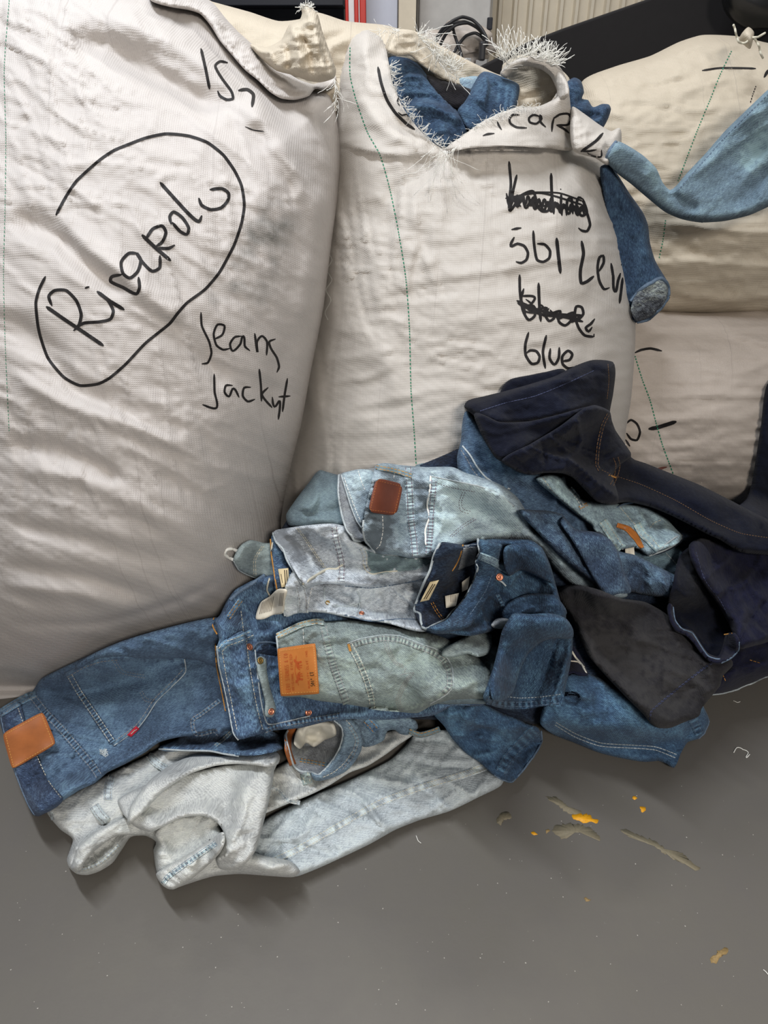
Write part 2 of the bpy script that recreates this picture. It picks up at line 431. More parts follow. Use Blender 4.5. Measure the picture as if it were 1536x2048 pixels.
def rivet(q, p, r, mat, parent=None, name='rivet', lift=.002):
    surfs = q if isinstance(q, (list, tuple)) else [q]
    t = cast(surfs, p)
    if t is None: t = float(samp(Z, np.array([p], float))[0])
    P = world(np.array(p, float), np.array(t)); e = 3.; 
    tx = cast(surfs, (p[0]+e, p[1])) or t; ty = cast(surfs, (p[0], p[1]+e)) or t
    a = world(np.array([p[0]+e, p[1]], float), np.array(tx))-P; b = world(np.array([p[0], p[1]+e], float), np.array(ty))-P
    n = np.cross(b, a); n /= np.linalg.norm(n); vw = -raydir(np.array(p, float)); vw /= np.linalg.norm(vw)
    if n@vw < 0: n = -n
    n = n*.6+vw*.4; n /= np.linalg.norm(n)
    a = a-n*(a@n); a /= np.linalg.norm(a); b = np.cross(n, a); V = []; Fc = []; R = r*t/F; K = 18
    prof = [(1, -.3), (1, .35), (.86, .6), (.62, .62), (.5, .35), (.3, .4), (.14, .62)]
    for (rr, h) in prof:
        for k in range(K): V.append(P+n*(lift+h*R*.5)+(a*math.cos(6.2832*k/K)+b*math.sin(6.2832*k/K))*rr*R)
    for i in range(len(prof)-1):
        for k in range(K): Fc.append([i*K+k, i*K+(k+1) % K, (i+1)*K+(k+1) % K, (i+1)*K+k])
    Fc.append([(len(prof)-1)*K+k for k in range(K)]); Fc.append(list(range(K))[::-1])
    V = np.array(V); return mkmesh(name, V, Fc, mat, parent or pr(q), V[:, :2], np.zeros(len(V)))
def marker(q, strokes, mat, parent=None, wd=6, name='marker_writing', lift=.0009, step=3., solo=False):
    if solo: return [marker(q, [s], mat, parent, wd, name, lift, step) for s in strokes]
    gs = []
    for s in strokes:
        w_ = wd
        if isinstance(s, tuple) and isinstance(s[0], (int, float)): w_, s = s
        gs.append(ribbon_grid(s, w_, 3, step, taper=4))
    return joined(name, q, gs, lift, mat, parent or pr(q))
def zz(ox, oy, sc, pts): return [(ox+x*sc, oy+y*sc) for x, y in pts]
def box(name, p0, p1, mat, parent=None, bev=.003):
    x0, y0, z0 = [min(a, b) for a, b in zip(p0, p1)]; x1, y1, z1 = [max(a, b) for a, b in zip(p0, p1)]
    V = [(x, y, z) for x in (x0, x1) for y in (y0, y1) for z in (z0, z1)]
    Fc = [(0, 1, 3, 2), (4, 6, 7, 5), (0, 4, 5, 1), (2, 3, 7, 6), (0, 2, 6, 4), (1, 5, 7, 3)]
    o = mkmesh(name, np.array(V), Fc, mat, parent, smooth=False)
    if bev: b = o.modifiers.new('bevel', 'BEVEL'); b.width = bev; b.segments = 2
    return o
# ---------------------------------------------------------------- materials
def nodes(name, rough=.8, spec=.3):
    m = bpy.data.materials.new(name); m.use_nodes = True; nt = m.node_tree; b = nt.nodes['Principled BSDF']
    b.inputs['Roughness'].default_value = rough; b.inputs['Specular IOR Level'].default_value = spec
    return m, nt, b
def N(nt, t, **k):
    n = nt.nodes.new(t)
    for a, v in k.items():
        if a.startswith('i_'): n.inputs[a[2:].replace('_', ' ')].default_value = v
        else: setattr(n, a, v)
    return n
def mth(nt, op, a, b=None, c=None, clamp=False):
    n = nt.nodes.new('ShaderNodeMath'); n.operation = op; n.use_clamp = clamp
    for i, x in enumerate((a, b, c)):
        if x is None: continue
        if isinstance(x, (int, float)): n.inputs[i].default_value = x
        else: nt.links.new(x, n.inputs[i])
    return n.outputs[0]
def mixc(nt, f, a, b):
    n = nt.nodes.new('ShaderNodeMix'); n.data_type = 'RGBA'
    for s, x in ((0, f), (6, a), (7, b)):
        if hasattr(x, 'links') or hasattr(x, 'is_linked'): nt.links.new(x, n.inputs[s])
        else: n.inputs[s].default_value = x
    return n.outputs[2]
def noise(nt, vec, scale, det=3, rough=.5, mp=None):
    if mp:
        m = N(nt, 'ShaderNodeMapping'); m.inputs['Scale'].default_value = mp; nt.links.new(vec, m.inputs[0]); vec = m.outputs[0]
    n = N(nt, 'ShaderNodeTexNoise'); n.inputs['Scale'].default_value = scale; n.inputs['Detail'].default_value = det
    n.inputs['Roughness'].default_value = rough; nt.links.new(vec, n.inputs['Vector']); return n.outputs['Fac']
def wave(nt, vec, scale, rot=0, dist=0.):
    m = N(nt, 'ShaderNodeMapping'); m.inputs['Rotation'].default_value = (0, 0, math.radians(rot)); nt.links.new(vec, m.inputs[0])
    n = N(nt, 'ShaderNodeTexWave', bands_direction='X'); n.inputs['Scale'].default_value = scale; n.inputs['Distortion'].default_value = dist
    nt.links.new(m.outputs[0], n.inputs[0]); return n.outputs['Fac']
def bump(nt, b, h, st, dist):
    n = N(nt, 'ShaderNodeBump'); n.inputs['Strength'].default_value = st; n.inputs['Distance'].default_value = dist
    nt.links.new(h, n.inputs['Height']); nt.links.new(n.outputs[0], b.inputs['Normal'])
def denim(name, dark, mid, light, grain=.72, twill=.12, rot=60, streak=(900, 170), slub=.25, sheen=.04):
    m, nt, b = nodes(name, .95, .06)
    b.inputs['Sheen Weight'].default_value = sheen; b.inputs['Sheen Roughness'].default_value = .6
    uv = N(nt, 'ShaderNodeUVMap').outputs[0]; at_ = N(nt, 'ShaderNodeAttribute', attribute_name='fade').outputs['Fac']
    g1 = noise(nt, uv, 1., 2, .6, (streak[1], streak[0], 1)); g2 = noise(nt, uv, 1., 2, .55, (streak[0]*1.2, streak[1]*1.6, 1))
    blo = noise(nt, uv, 22., 4, .6); big = noise(nt, uv, 7., 3, .5); tw = wave(nt, uv, 120., rot, .6)
    f = mth(nt, 'MULTIPLY_ADD', g1, grain*1.5, .5-grain*.75)
    f = mth(nt, 'MULTIPLY_ADD', g2, grain*.9, mth(nt, 'SUBTRACT', f, grain*.45))
    f = mth(nt, 'MULTIPLY_ADD', blo, slub*1.6, mth(nt, 'SUBTRACT', f, slub*.8))
    f = mth(nt, 'MULTIPLY_ADD', big, slub*2.0, mth(nt, 'SUBTRACT', f, slub*1.0))
    mar = noise(nt, uv, 1., 3, .65, (110, 240, 1)); f = mth(nt, 'MULTIPLY_ADD', mar, slub*2.2, mth(nt, 'SUBTRACT', f, slub*1.1))
    f = mth(nt, 'MULTIPLY_ADD', tw, twill, mth(nt, 'SUBTRACT', f, twill*.5))
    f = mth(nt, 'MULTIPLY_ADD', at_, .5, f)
    r = N(nt, 'ShaderNodeValToRGB'); e = r.color_ramp.elements
    e[0].position = .08; e[0].color = dark; e[1].position = .92; e[1].color = light; k = e.new(.5); k.color = mid
    nt.links.new(f, r.inputs[0]); nt.links.new(r.outputs[0], b.inputs['Base Color'])
    hh = mth(nt, 'ADD', mth(nt, 'MULTIPLY', g1, .5), mth(nt, 'MULTIPLY', tw, .35))
    cz = mth(nt, 'ABSOLUTE', mth(nt, 'SUBTRACT', noise(nt, uv, 1., 1, .5, (34, 60, 1)), .5)); hh = mth(nt, 'ADD', hh, mth(nt, 'MULTIPLY', cz, 5.)); hh = mth(nt, 'ADD', hh, mth(nt, 'MULTIPLY', mar, 1.2))
    bump(nt, b, hh, .6, .0011)
    return m
def D(name, rgb, dl=.62, ll=1.45, **k):
    r, g, b = rgb; m_ = (r*.3+g*.59+b*.11); r, g, b = m_+(r-m_)*.68, m_+(g-m_)*.75, m_+(b-m_)*.68; bs = 1.0 if m_ < 45 else (1.13 if m_ < 110 else 1.02); r, g, b = r*bs, g*bs, b*bs; c = lambda s: srgb(min(255, r*s), min(255, g*s), min(255, b*(s if s < 1 else 1+(s-1)*.75)))
    return denim(name, c(dl), c(1), c(ll), **k)
def plain(name, rgb, rough=.7, spec=.3, var=.12, sc=40., metal=0, bmp=0):
    m, nt, b = nodes(name, rough, spec); b.inputs['Metallic'].default_value = metal
    co = N(nt, 'ShaderNodeTexCoord').outputs['Object']; n = noise(nt, co, sc, 4, .6)
    c = srgb(*rgb); d = tuple(x*(1-var*2) for x in c[:3])+(1,); l = tuple(min(1, x*(1+var*2)) for x in c[:3])+(1,)
    nt.links.new(mixc(nt, n, d, l), b.inputs['Base Color'])
    if bmp: bump(nt, b, n, .5, bmp)
    return m
def sackmat(name, rgb, dirt=.35, seed=0., yel=0.):
    m, nt, b = nodes(name, .55, .35)
    uv = N(nt, 'ShaderNodeUVMap').outputs[0]
    w1 = wave(nt, uv, 105., 0, .25); w2 = wave(nt, uv, 105., 90, .25); w3 = wave(nt, uv, 26., 58, 1.2)
    wv = mth(nt, 'MULTIPLY', w1, w2)
    vl = noise(nt, uv, 1., 2, .7, (150, 1.2, 1)); hl = noise(nt, uv, 1., 2, .7, (1.5, 120, 1))
    sm = noise(nt, uv, 5.+seed, 5, .6); fine = noise(nt, uv, 60., 3, .6)
    base = srgb(*rgb); dk = tuple(x*.80 for x in base[:3])+(1,); dirtc = srgb(120, 116, 110); ln = srgb(120, 112, 108)
    c = mixc(nt, mth(nt, 'MULTIPLY', mth(nt, 'SUBTRACT', 1., wv), .32, clamp=True), base, dk)
    lm = mth(nt, 'MULTIPLY', mth(nt, 'SUBTRACT', vl, .64), 7., clamp=True)
    c = mixc(nt, mth(nt, 'MULTIPLY', lm, .40), c, ln)
    lm2 = mth(nt, 'MULTIPLY', mth(nt, 'SUBTRACT', hl, .66), 6., clamp=True)
    c = mixc(nt, mth(nt, 'MULTIPLY', lm2, .22), c, ln)
    dm = mth(nt, 'MULTIPLY', mth(nt, 'SUBTRACT', sm, .56), 4., clamp=True)
    dm = mth(nt, 'MULTIPLY', mth(nt, 'MULTIPLY', dm, fine), dirt, clamp=True)
    c = mixc(nt, dm, c, dirtc)
    at_ = N(nt, 'ShaderNodeAttribute', attribute_name='fade').outputs['Fac']
    dd = mth(nt, 'MULTIPLY', mth(nt, 'SUBTRACT', at_, .55), mth(nt, 'MULTIPLY', fine, 1.5), clamp=True)
    c = mixc(nt, dd, c, srgb(112, 112, 108))
    nt.links.new(c, b.inputs['Base Color'])
    bump(nt, b, mth(nt, 'ADD', mth(nt, 'ADD', wv, mth(nt, 'MULTIPLY', w3, .35)), mth(nt, 'MULTIPLY', vl, 1.)), .40, .0012)
    b.inputs['Subsurface Weight'].default_value = 0
    return m
# ---------------------------------------------------------------- material library
M = dict(
 ink=plain('marker_ink', (34, 32, 32), .6, .2, .25, 300), green=plain('green_thread', (40, 120, 90), .7),
 white_thread=plain('white_thread', (235, 232, 225), .7), cream_thread=plain('cream_thread', (205, 200, 182), .8),
 gold=plain('gold_thread', (196, 140, 70), .8), grey_thread=plain('grey_thread', (150, 148, 146), .8), purple=plain('faded_purple_thread', (120, 100, 110), .8),
 tan=plain('tan_leather', (158, 92, 46), .6, .4, .16, 30, bmp=.001), orange=plain('orange_leather', (176, 106, 44), .6, .4, .12, 40, bmp=.0006),
 brown=plain('brown_leather', (110, 58, 40), .6, .35, .10, 60, bmp=.001), emboss=plain('pressed_red_ink', (168, 76, 30), .6), blackprint=plain('black_print', (52, 40, 24), .6),
 dull=plain('dull_gold_thread', (112, 84, 58), .8), dullblue=plain('dull_blue_thread', (66, 72, 100), .8),
 opening_shade=plain('opening_shade_paint', (16, 22, 34), .95, .05),  # near-black colour standing in for shade inside a leg opening
 copper=plain('copper_rivet', (200, 128, 100), .38, .5, .1, 80, .85), brass=plain('brass_button', (150, 120, 70), .38, .5, .1, 80, .85),
 label=plain('label_cloth', (222, 214, 196), .8), print_=plain('printed_text', (120, 112, 104), .8), red=plain('red_tab', (190, 36, 56), .6),
 creamlabel=plain('cream_label', (214, 196, 156), .8), pocketbag=plain('white_pocket_cotton', (214, 210, 196), .9, .1, .06, 50, bmp=.002),
 edge=plain('worn_white_edge', (176, 184, 186), .95, .1, .25, 300), edge_dark=plain('worn_blue_edge', (96, 112, 130), .95, .1, .3, 300),
)
dJ1 = D('denim_mid_blue', (66, 92, 124)); dJ2 = D('denim_worn_blue', (60, 86, 122), .5, 1.75, slub=.4)
dJ3 = D('denim_grey_green', (122, 138, 138), .72, 1.3, slub=.22); dJ4 = D('denim_pale', (182, 192, 202), .66, 1.2, slub=.3)
dJ5 = D('denim_light_blue', (142, 164, 180), .66, 1.3, slub=.3); dJ6 = D('denim_dark_blue', (40, 64, 94), .6, 1.8)
dJ7 = D('denim_ice_grey', (192, 195, 192), .8, 1.12, grain=.75, twill=.22, slub=.16); dJ7b = D('denim_ice_blue', (180, 192, 198), .8, 1.15, grain=.75, twill=.2, slub=.2)
dJ8 = D('denim_faded_blue', (104, 130, 154), .6, 1.4, slub=.35); dJ9 = D('denim_teal_grey', (98, 120, 132), .78, 1.25, slub=.15)
dJ10 = D('denim_pale_teal', (142, 160, 162), .8, 1.2); dJ11 = D('denim_raw_navy', (17, 21, 38), .7, 1.5, grain=.4, twill=.05)
dJ12 = D('denim_ink_navy', (24, 26, 50), .7, 1.5, grain=.4, twill=.05); dJ13 = D('denim_blue', (62, 88, 120), .65, 1.5)
dJ14 = D('denim_sky', (130, 158, 174), .6, 1.35, slub=.4); dJ15 = D('denim_crosshatch', (48, 68, 98), .55, 1.9, grain=.7, rot=90)
dJ16 = D('denim_charcoal', (40, 39, 44), .7, 1.4, grain=.4); dJ17 = D('denim_royal', (48, 78, 114), .6, 1.7, grain=.6)
dJ25 = D('denim_slate', (74, 98, 116), .65, 1.4); dIn = D('denim_inside', (128, 134, 142), .75, 1.25); dInD = D('denim_dark_inside_shade', (30, 42, 66), .5, 1.8, slub=.5)  # dInD puts the shade of garment insides into the colour; core shares it
sk1 = sackmat('woven_sack_white', (191, 185, 180), .5, 0.); sk2 = sackmat('woven_sack_cream', (193, 187, 179), .22, 1.3)
sk3 = sackmat('woven_sack_ivory', (194, 183, 164), .2, 2.1); sk4 = sackmat('woven_sack_pink_grey', (192, 181, 170), .25, 3.3)

dJm = D('denim_deep_blue', (40, 62, 92), .55, 1.6, slub=.35)
# ---------------------------------------------------------------- structure: floor, wall
def build_floor():
    m, nt, b = nodes('painted_concrete', .42, .35)
    co = N(nt, 'ShaderNodeTexCoord').outputs['Object']
    big = noise(nt, co, 1.6, 5, .6); sm = noise(nt, co, 55., 4, .65); sc = noise(nt, co, 9., 6, .7)
    c = mixc(nt, big, srgb(95, 92, 88), srgb(110, 106, 97)); c = mixc(nt, mth(nt, 'MULTIPLY', mth(nt, 'SUBTRACT', sc, .35), .7, clamp=True), c, srgb(94, 90, 91))
    sp2 = mth(nt, 'MULTIPLY', mth(nt, 'SUBTRACT', sm, .70), 8., clamp=True); c = mixc(nt, mth(nt, 'MULTIPLY', sp2, .35), c, srgb(160, 158, 152))
    nt.links.new(c, b.inputs['Base Color'])
    nt.links.new(mth(nt, 'MULTIPLY_ADD', sc, .3, .34), b.inputs['Roughness'])
    bump(nt, b, mth(nt, 'ADD', sc, mth(nt, 'MULTIPLY', sm, .4)), .35, .0015)
    V = [(-4, -2, 0), (4, -2, 0), (4, 4.2, 0), (-4, 4.2, 0), (-4, -2, -.1), (4, -2, -.1), (4, 4.2, -.1), (-4, 4.2, -.1)]
    o = mkmesh('floor', np.array(V, float), [(0, 1, 2, 3), (7, 6, 5, 4), (0, 4, 5, 1), (1, 5, 6, 2), (2, 6, 7, 3), (3, 7, 4, 0)], m, smooth=False); o['kind'] = 'structure'
    return o
build_floor()
def wallbits():
    wm = plain('wall_paint', (206, 200, 188), .7, .3, .05, 6)
    o = box('wall_back', (-4, 3.72, 0), (4, 3.84, 2.9), wm, bev=0); o['kind'] = 'structure'
    # corrugated sheet cladding
    m = plain('cream_sheet_metal', (214, 204, 184), .5, .4, .07, 12)
    a = at(985, 60, 3.6); bb = at(1330, 60, 3.6); xs = []; X = a.x
    V = []; Fc = []; pit = .062; x = a.x
    prof = [(0, 0), (.30, 0), (.40, -.022), (.60, -.022), (.70, 0)]
    while x < bb.x+.3:
        for (u, d) in prof: xs.append((x+u*pit, 3.66+d))
        x += pit
    for (x, y) in xs: V += [(x, y, 0.0), (x, y, 2.8), (x, y+.006, 0.0), (x, y+.006, 2.8)]
    for i in range(len(xs)-1):
        k = i*4; Fc += [(k, k+4, k+5, k+1), (k+3, k+7, k+6, k+2), (k+1, k+5, k+7, k+3), (k+2, k+6, k+4, k)]
    n = len(xs)-1; Fc += [(0, 1, 3, 2), (n*4, n*4+2, n*4+3, n*4+1)]
    o = mkmesh('corrugated_cladding_panel', np.array(V), Fc, m, smooth=False); tag(o, 'cream ribbed metal cladding sheet on the back wall beside the cabinet', 'wall panel')
wallbits()
def span(px0, px1, Y, z0, z1, name, mat, parent=None, dep=.03, bev=.003, ref=40):
    a = at(px0, ref, Y); b = at(px1, ref, Y); return box(name, (a.x, Y, z0), (b.x, Y+dep, z1), mat, parent, bev)
# dark roller shutter opening behind the left sack
g = thing('shelving_bay', 'dark slate shelving bay behind the sacks at the top left', 'shelving', 0)
dk = plain('slate_metal', (44, 49, 60), .5, .4, .1, 8); dk2 = plain('slate_metal_edge', (30, 33, 42), .5, .4)
span(150, 688, 3.5, 0, 2.4, 'back_panel', dk, g, .02)
zt = at(600, 14, 3.3).z
for dz in (-.35, 0.0, .36): span(150, 688, 3.2, zt+dz, zt+dz+.022, 'shelf', dk2, g, .28)
g = thing('striped_door_post', 'red and white striped upright post behind the cream sack', 'post', 0)
rd = plain('red_enamel', (196, 40, 28), .35, .5, .05); wh = plain('white_enamel', (226, 222, 222), .35, .5, .04)
for (a_, b_, mm, dd, nm) in ((691, 697, rd, .05, 'red_stripe'), (697, 709, wh, .045, 'white_stripe'), (709, 717, rd, .05, 'red_stripe'), (717, 720, wh, .045, 'white_stripe'), (720, 732, rd, .055, 'red_stripe')):
    span(a_, b_, 3.15-dd+.05, 0, 2.4, nm, mm, g, dd)
o = span(732, 795, 3.3, 0, 2.4, 'white_door_leaf', plain('bluish_white_paint', (200, 206, 220), .4, .4, .03)); tag(o, 'bluish white flat door leaf right of the red and white post', 'door')
o = span(797, 832, 3.25, 0, 2.4, 'steel_column', plain('cream_column_paint', (214, 204, 182), .5, .4, .06, 20)); tag(o, 'narrow cream painted column between white door and grey cabinet', 'column')
g = thing('wall_cabinet', 'grey metal electrical cabinet with a scuffed flat door behind the cables', 'cabinet', 0)
sc_ = plain('scuffed_grey_paint', (188, 186, 182), .5, .4, .10, 18)
span(834, 984, 3.42, 0, 2.4, 'body', plain('cabinet_side', (170, 166, 158), .5), g, .22); span(838, 980, 3.39, .2, 2.3, 'door', sc_, g, .03, .006)
a = at(975, 47, 3.37); 
for dz in (0, -.42): bx = box('hinge', (a.x, 3.375, a.z+dz-.02), (a.x+.02, 3.392, a.z+dz+.02), dk2, g)
# grey box and dirty plastic bundle below the cables
a = at(905, 150, 3.0); b = at(943, 116, 3.0); o = box('junction_box', (a.x-.16, 3.0, a.z-.4), (b.x, 3.12, b.z), plain('grey_box_paint', (176, 176, 174), .5)); tag(o, 'small light grey box under the black cable coil', 'box')
def blob(name, px, py, Y, rx, ry, rz, mat, nz=.25, seed=1, parent=None, nu=40, nv=24, sc=2.2):
    c = at(px, py, Y); V = []; Fc = []
    for i in range(nv+1):
        th = math.pi*i/nv
        for j in range(nu):
            ph = 2*math.pi*j/nu; d = np.array([math.sin(th)*math.cos(ph), math.sin(th)*math.sin(ph), math.cos(th)])
            r = 1+nz*float(vn(np.array([d[0]*sc+d[2]*2+seed]), np.array([d[1]*sc-d[2]*1.3+seed]), seed)[0])+nz*.5*float(vn(np.array([d[0]*5+d[2]*4]), np.array([d[1]*5-d[2]*3]), seed+3)[0])
            V.append((c.x+d[0]*rx*r, c.y+d[1]*ry*r, c.z+d[2]*rz*r))
    for i in range(nv):
        for j in range(nu): Fc.append([i*nu+j, (i+1)*nu+j, (i+1)*nu+(j+1) % nu, i*nu+(j+1) % nu])
    return mkmesh(name, np.array(V), Fc, mat, parent)
o = blob('plastic_bundle', 905, 94, 3.14, .13, .07, .062, plain('dirty_plastic', (190, 180, 170), .45, .5, .3, 14, bmp=.01), .35, 4); tag(o, 'crumpled dirty whitish plastic bundle behind the black cables', 'plastic bundle')
def cab():
    cm = plain('black_rubber', (48, 48, 50), .45, .4, .1)
    g = thing('cable_coil', 'coil of black cables hanging against the grey cabinet', 'cable', 0)
    sets = [[(872, 108), (872, 80), (885, 58), (905, 42), (925, 34), (945, 40), (962, 56), (972, 74), (974, 92)],
            [(876, 116), (880, 92), (892, 68), (912, 50), (935, 46), (955, 56), (966, 70), (972, 86)],
            [(868, 90), (884, 66), (908, 46), (930, 44), (952, 54), (964, 66), (968, 80)],
            [(905, 50), (908, 66), (914, 84), (920, 100), (924, 116)],
            [(908, 106), (918, 88), (932, 72), (950, 66), (964, 74), (974, 88)]]
    for k, s in enumerate(sets):
        L = cr(s, 3.); Yk = 2.98+.012*k; P = np.array([at(p[0], p[1], Yk+.01*math.sin(i*.2)) for i, p in enumerate(L)])
        tube('cable', P, .0042*1.25, cm, g, 8)
    a = at(958, 122, 2.96); b = at(972, 82, 2.96); box('plug_block', (a.x, 2.95, a.z), (b.x, 3.0, b.z), cm, g, .006)
cab()
def board():
    bm = plain('matte_black_board', (35, 34, 35), .75, .15, .05); Yb = 2.35
    pts = [(938, 146), (1060, 84), (1130, 57), (1300, -2), (1420, -60), (2000, -60), (2000, 330), (1500, 420), (1000, 420), (938, 300)]
    F_ = [at(x, y, Yb) for x, y in pts]; n = len(pts); V = [tuple(p) for p in F_]+[(p.x, p.y+.045, p.z) for p in F_]
    Fc = [list(range(n))[::-1], list(range(n, 2*n))]+[[i, (i+1) % n, n+(i+1) % n, n+i] for i in range(n)]
    o = mkmesh('black_board', np.array(V), Fc, bm, smooth=False); b = o.modifiers.new('bevel', 'BEVEL'); b.width = .004; b.segments = 2
    tag(o, 'large matte black board with a sloping top edge behind the right sacks', 'board')
    o = blob('black_cushion', 1530, -22, 2.22, .105, .06, .085, plain('black_vinyl', (20, 21, 23), .3, .5, .05), .04, 2); tag(o, 'glossy black rounded pad at the top right before the black board', 'pad')
board()

# ---------------------------------------------------------------- the sacks
def sack_thing(name, label): return thing(name, label, 'sack', 0)
s5 = sack_thing('woven_sack', 'cream woven sack slumped behind the two front sacks, top only')
cloth('body', [(400, -6), (424, 3), (500, 24), (557, 42), (600, 38), (630, 24), (692, 42), (770, 50), (810, 62), (880, 90), (930, 200), (900, 500), (650, 500), (480, 250), (380, 60)], sk3, s5, T=.10, ew=90,
      Yc=[(450, 60, 1.62), (650, 80, 1.62), (850, 120, 1.66), (650, 400, 1.6)], folds=[('r', [(600, 30), (560, 90), (520, 110)], .012, 14), ('v', [(700, 60), (640, 90), (600, 120)], .012, 12), ('r', [(760, 60), (690, 80), (640, 110)], .012, 10)],
      nz=.012, nsc=50, thick=.35, sp_=8, seed=31)
s3 = sack_thing('woven_sack', 'ivory woven sack lying on top of another sack, behind at the right')
q3 = cloth('body', [(1130, 260), (1165, 162), (1230, 133), (1300, 112), (1358, 84), (1405, 70), (1470, 72), (1510, 80), (1620, 110), (1760, 220), (1790, 420), (1700, 560), (1536, 628), (1400, 632), (1300, 628), (1200, 600), (1120, 430)], sk3, s3, T=.16, ew=150,
      Yc=[(1200, 200, 1.80), (1350, 100, 1.86), (1500, 100, 1.86), (1400, 330, 1.74), (1250, 450, 1.74), (1500, 500, 1.70), (1400, 620, 1.74), (1700, 300, 1.78)],
      folds=[('s', [(1150, 200), (1240, 150), (1330, 118), (1400, 92), (1500, 92), (1560, 120)], .010, 8), ('v', [(1270, 180), (1330, 170), (1400, 150)], .010, 9), ('v', [(1330, 490), (1450, 510), (1560, 500)], .012, 16), ('s', [(1600, 470), (1450, 462), (1330, 450)], .012, 18), ('s', [(1600, 590), (1450, 600), (1330, 585)], .02, 12)],
      nz=.006, nsc=20, nasp=5, thick=.45, sp_=7, seed=32)
s4 = sack_thing('woven_sack', 'pinkish cream woven sack at the bottom of the right stack, marked with a dash')
q4 = cloth('body', [(1120, 680), (1200, 625), (1290, 622), (1400, 626), (1536, 622), (1640, 630), (1790, 700), (1800, 900), (1700, 1030), (1540, 1040), (1450, 1018), (1380, 1010), (1300, 1100), (1180, 1180), (1110, 1100)], sk4, s4, T=.13, ew=110,
      Yc=[(1200, 700, 1.68), (1400, 650, 1.70), (1400, 800, 1.60), (1300, 950, 1.60), (1550, 850, 1.62), (1450, 1010, 1.62), (1200, 1150, 1.6), (1750, 700, 1.68)],
      folds=[('s', [(1610, 700), (1536, 690), (1490, 676), (1440, 668)], .012, 14), ('s', [(1600, 660), (1400, 655), (1270, 657)], .010, 9), ('v', [(1280, 775), (1330, 772), (1380, 780)], .003, 6), ('v', [(1280, 830), (1340, 825), (1400, 828)], .003, 6), ('v', [(1290, 880), (1350, 876), (1400, 880)], .003, 6), ('r', [(1280, 925), (1340, 928), (1420, 925)], .006, 8)],
      nz=.005, nsc=18, nasp=6, thick=.45, sp_=7, seed=33)
marker(q4, [(5, [(1269, 706), (1282, 700), (1301, 697), (1324, 702)]), (4.5, [(1252, 848), (1262, 840), (1274, 848), (1280, 864), (1274, 880), (1262, 878), (1253, 866)]), (5, [(1251, 879), (1260, 893)]), (8, [(1297, 858), (1315, 855), (1353, 843)])], M['ink'], wd=5, solo=True)
marker(q4, [(5, [(1303, 946), (1318, 938), (1334, 934)]), (4, [(1315, 948), (1324, 938)])], plain('red_brown_stain', (130, 84, 76), .8), name='stain_mark')
stitch(q4, [[(1270, 712), (1285, 760), (1300, 800), (1312, 845), (1325, 890), (1338, 925), (1350, 958)]], M['green'], 4, 2, 2.2)
stitch(q3, [[(1463, 102), (1440, 150), (1420, 200), (1395, 260), (1372, 320), (1356, 362)], [(1331, 440), (1326, 480), (1318, 518)]], M['green'], 3, 3, 2.2)
stitch(q3, [[(1512, 172), (1506, 188), (1500, 208)]], M['ink'], 3, 2, 2)
marker(q3, [(4, [(1404, 141), (1440, 136), (1480, 136), (1512, 137)]), (6, [(1528, 155), (1536, 142), (1545, 138)]), (4, [(1250, 164), (1300, 172), (1350, 152)][:2])][:2], M['ink'], solo=True)  # first stroke: black line drawn along a fold
# tied ear of the right sack
ear = cloth('tied_ear', [(1478, 80), (1484, 66), (1497, 54), (1508, 64), (1506, 80), (1500, 98), (1490, 92)], sk3, s3, T=.015, ew=9, Yc=[(1480, 80, 1.78), (1500, 60, 1.76), (1500, 95, 1.76), (1490, 70, 1.75)], sp_=3.5, thick=.02, nz=.002, nsc=8, infront=False)
def twine(parent, lines, Y, r=.0022, mat=None, name='twine'):
    for l in lines:
        L = cr(l, 2.); tube(name, np.array([at(p[0], p[1], Y+.004*math.sin(i*.7)) for i, p in enumerate(L)]), r, mat or M['cream_thread'], parent, 6)
twine(s3, [[(1467, 50), (1470, 58), (1472, 68), (1478, 84), (1490, 86), (1502, 76), (1516, 74), (1530, 66)], [(1510, 78), (1518, 92), (1521, 106), (1526, 116)]], 1.75)

# middle sack
s2 = sack_thing('woven_sack', 'middle white woven sack, torn open at the top with jeans inside, marked 501')
back = cloth('torn_collar', [(770, 95), (790, 60), (830, 62), (860, 80), (1000, 150), (1005, 130), (1030, 112), (1070, 110), (1110, 130), (1140, 160), (1142, 290), (1000, 330), (800, 330), (765, 200)], sk3, s2, T=.012, ew=20,
      Yc=[(780, 100, 1.62), (900, 250, 1.66), (1060, 120, 1.62), (1120, 250, 1.60), (950, 320, 1.64)], thick=.01, sp_=7, nz=.006, nsc=30, seed=41, infront=True)
# jeans stuffed inside its mouth
def jeans(label, group=None, name='jeans', cat='jeans'): return thing(name, label, cat, 0, group)
jA = jeans('blue jeans filling the left side of the torn mouth of the middle sack')
cloth('leg', [(772, 120), (785, 112), (815, 116), (838, 130), (855, 152), (875, 180), (905, 212), (935, 240), (938, 268), (895, 302), (850, 290), (800, 230), (775, 170)], dJm, jA, T=.05, ew=40,
      Yc=[(780, 130, 1.56), (850, 160, 1.54), (900, 220, 1.50), (890, 290, 1.47), (930, 250, 1.49)], folds=[('s', [(790, 165), (820, 150), (850, 160)], .015, 12), ('r', [(820, 205), (870, 215), (930, 240)], .018, 12), ('v', [(800, 200), (860, 195), (900, 212)], .015, 9), ('r', [(880, 240), (890, 270), (893, 300)], .012, 9)], wr=[(.006, 45, 30, 2.5, 9)], nz=.004, nsc=22, sp_=4, infront=False, seed=42)
jC = jeans('black jeans glimpsed between the blue ones in the torn sack mouth')
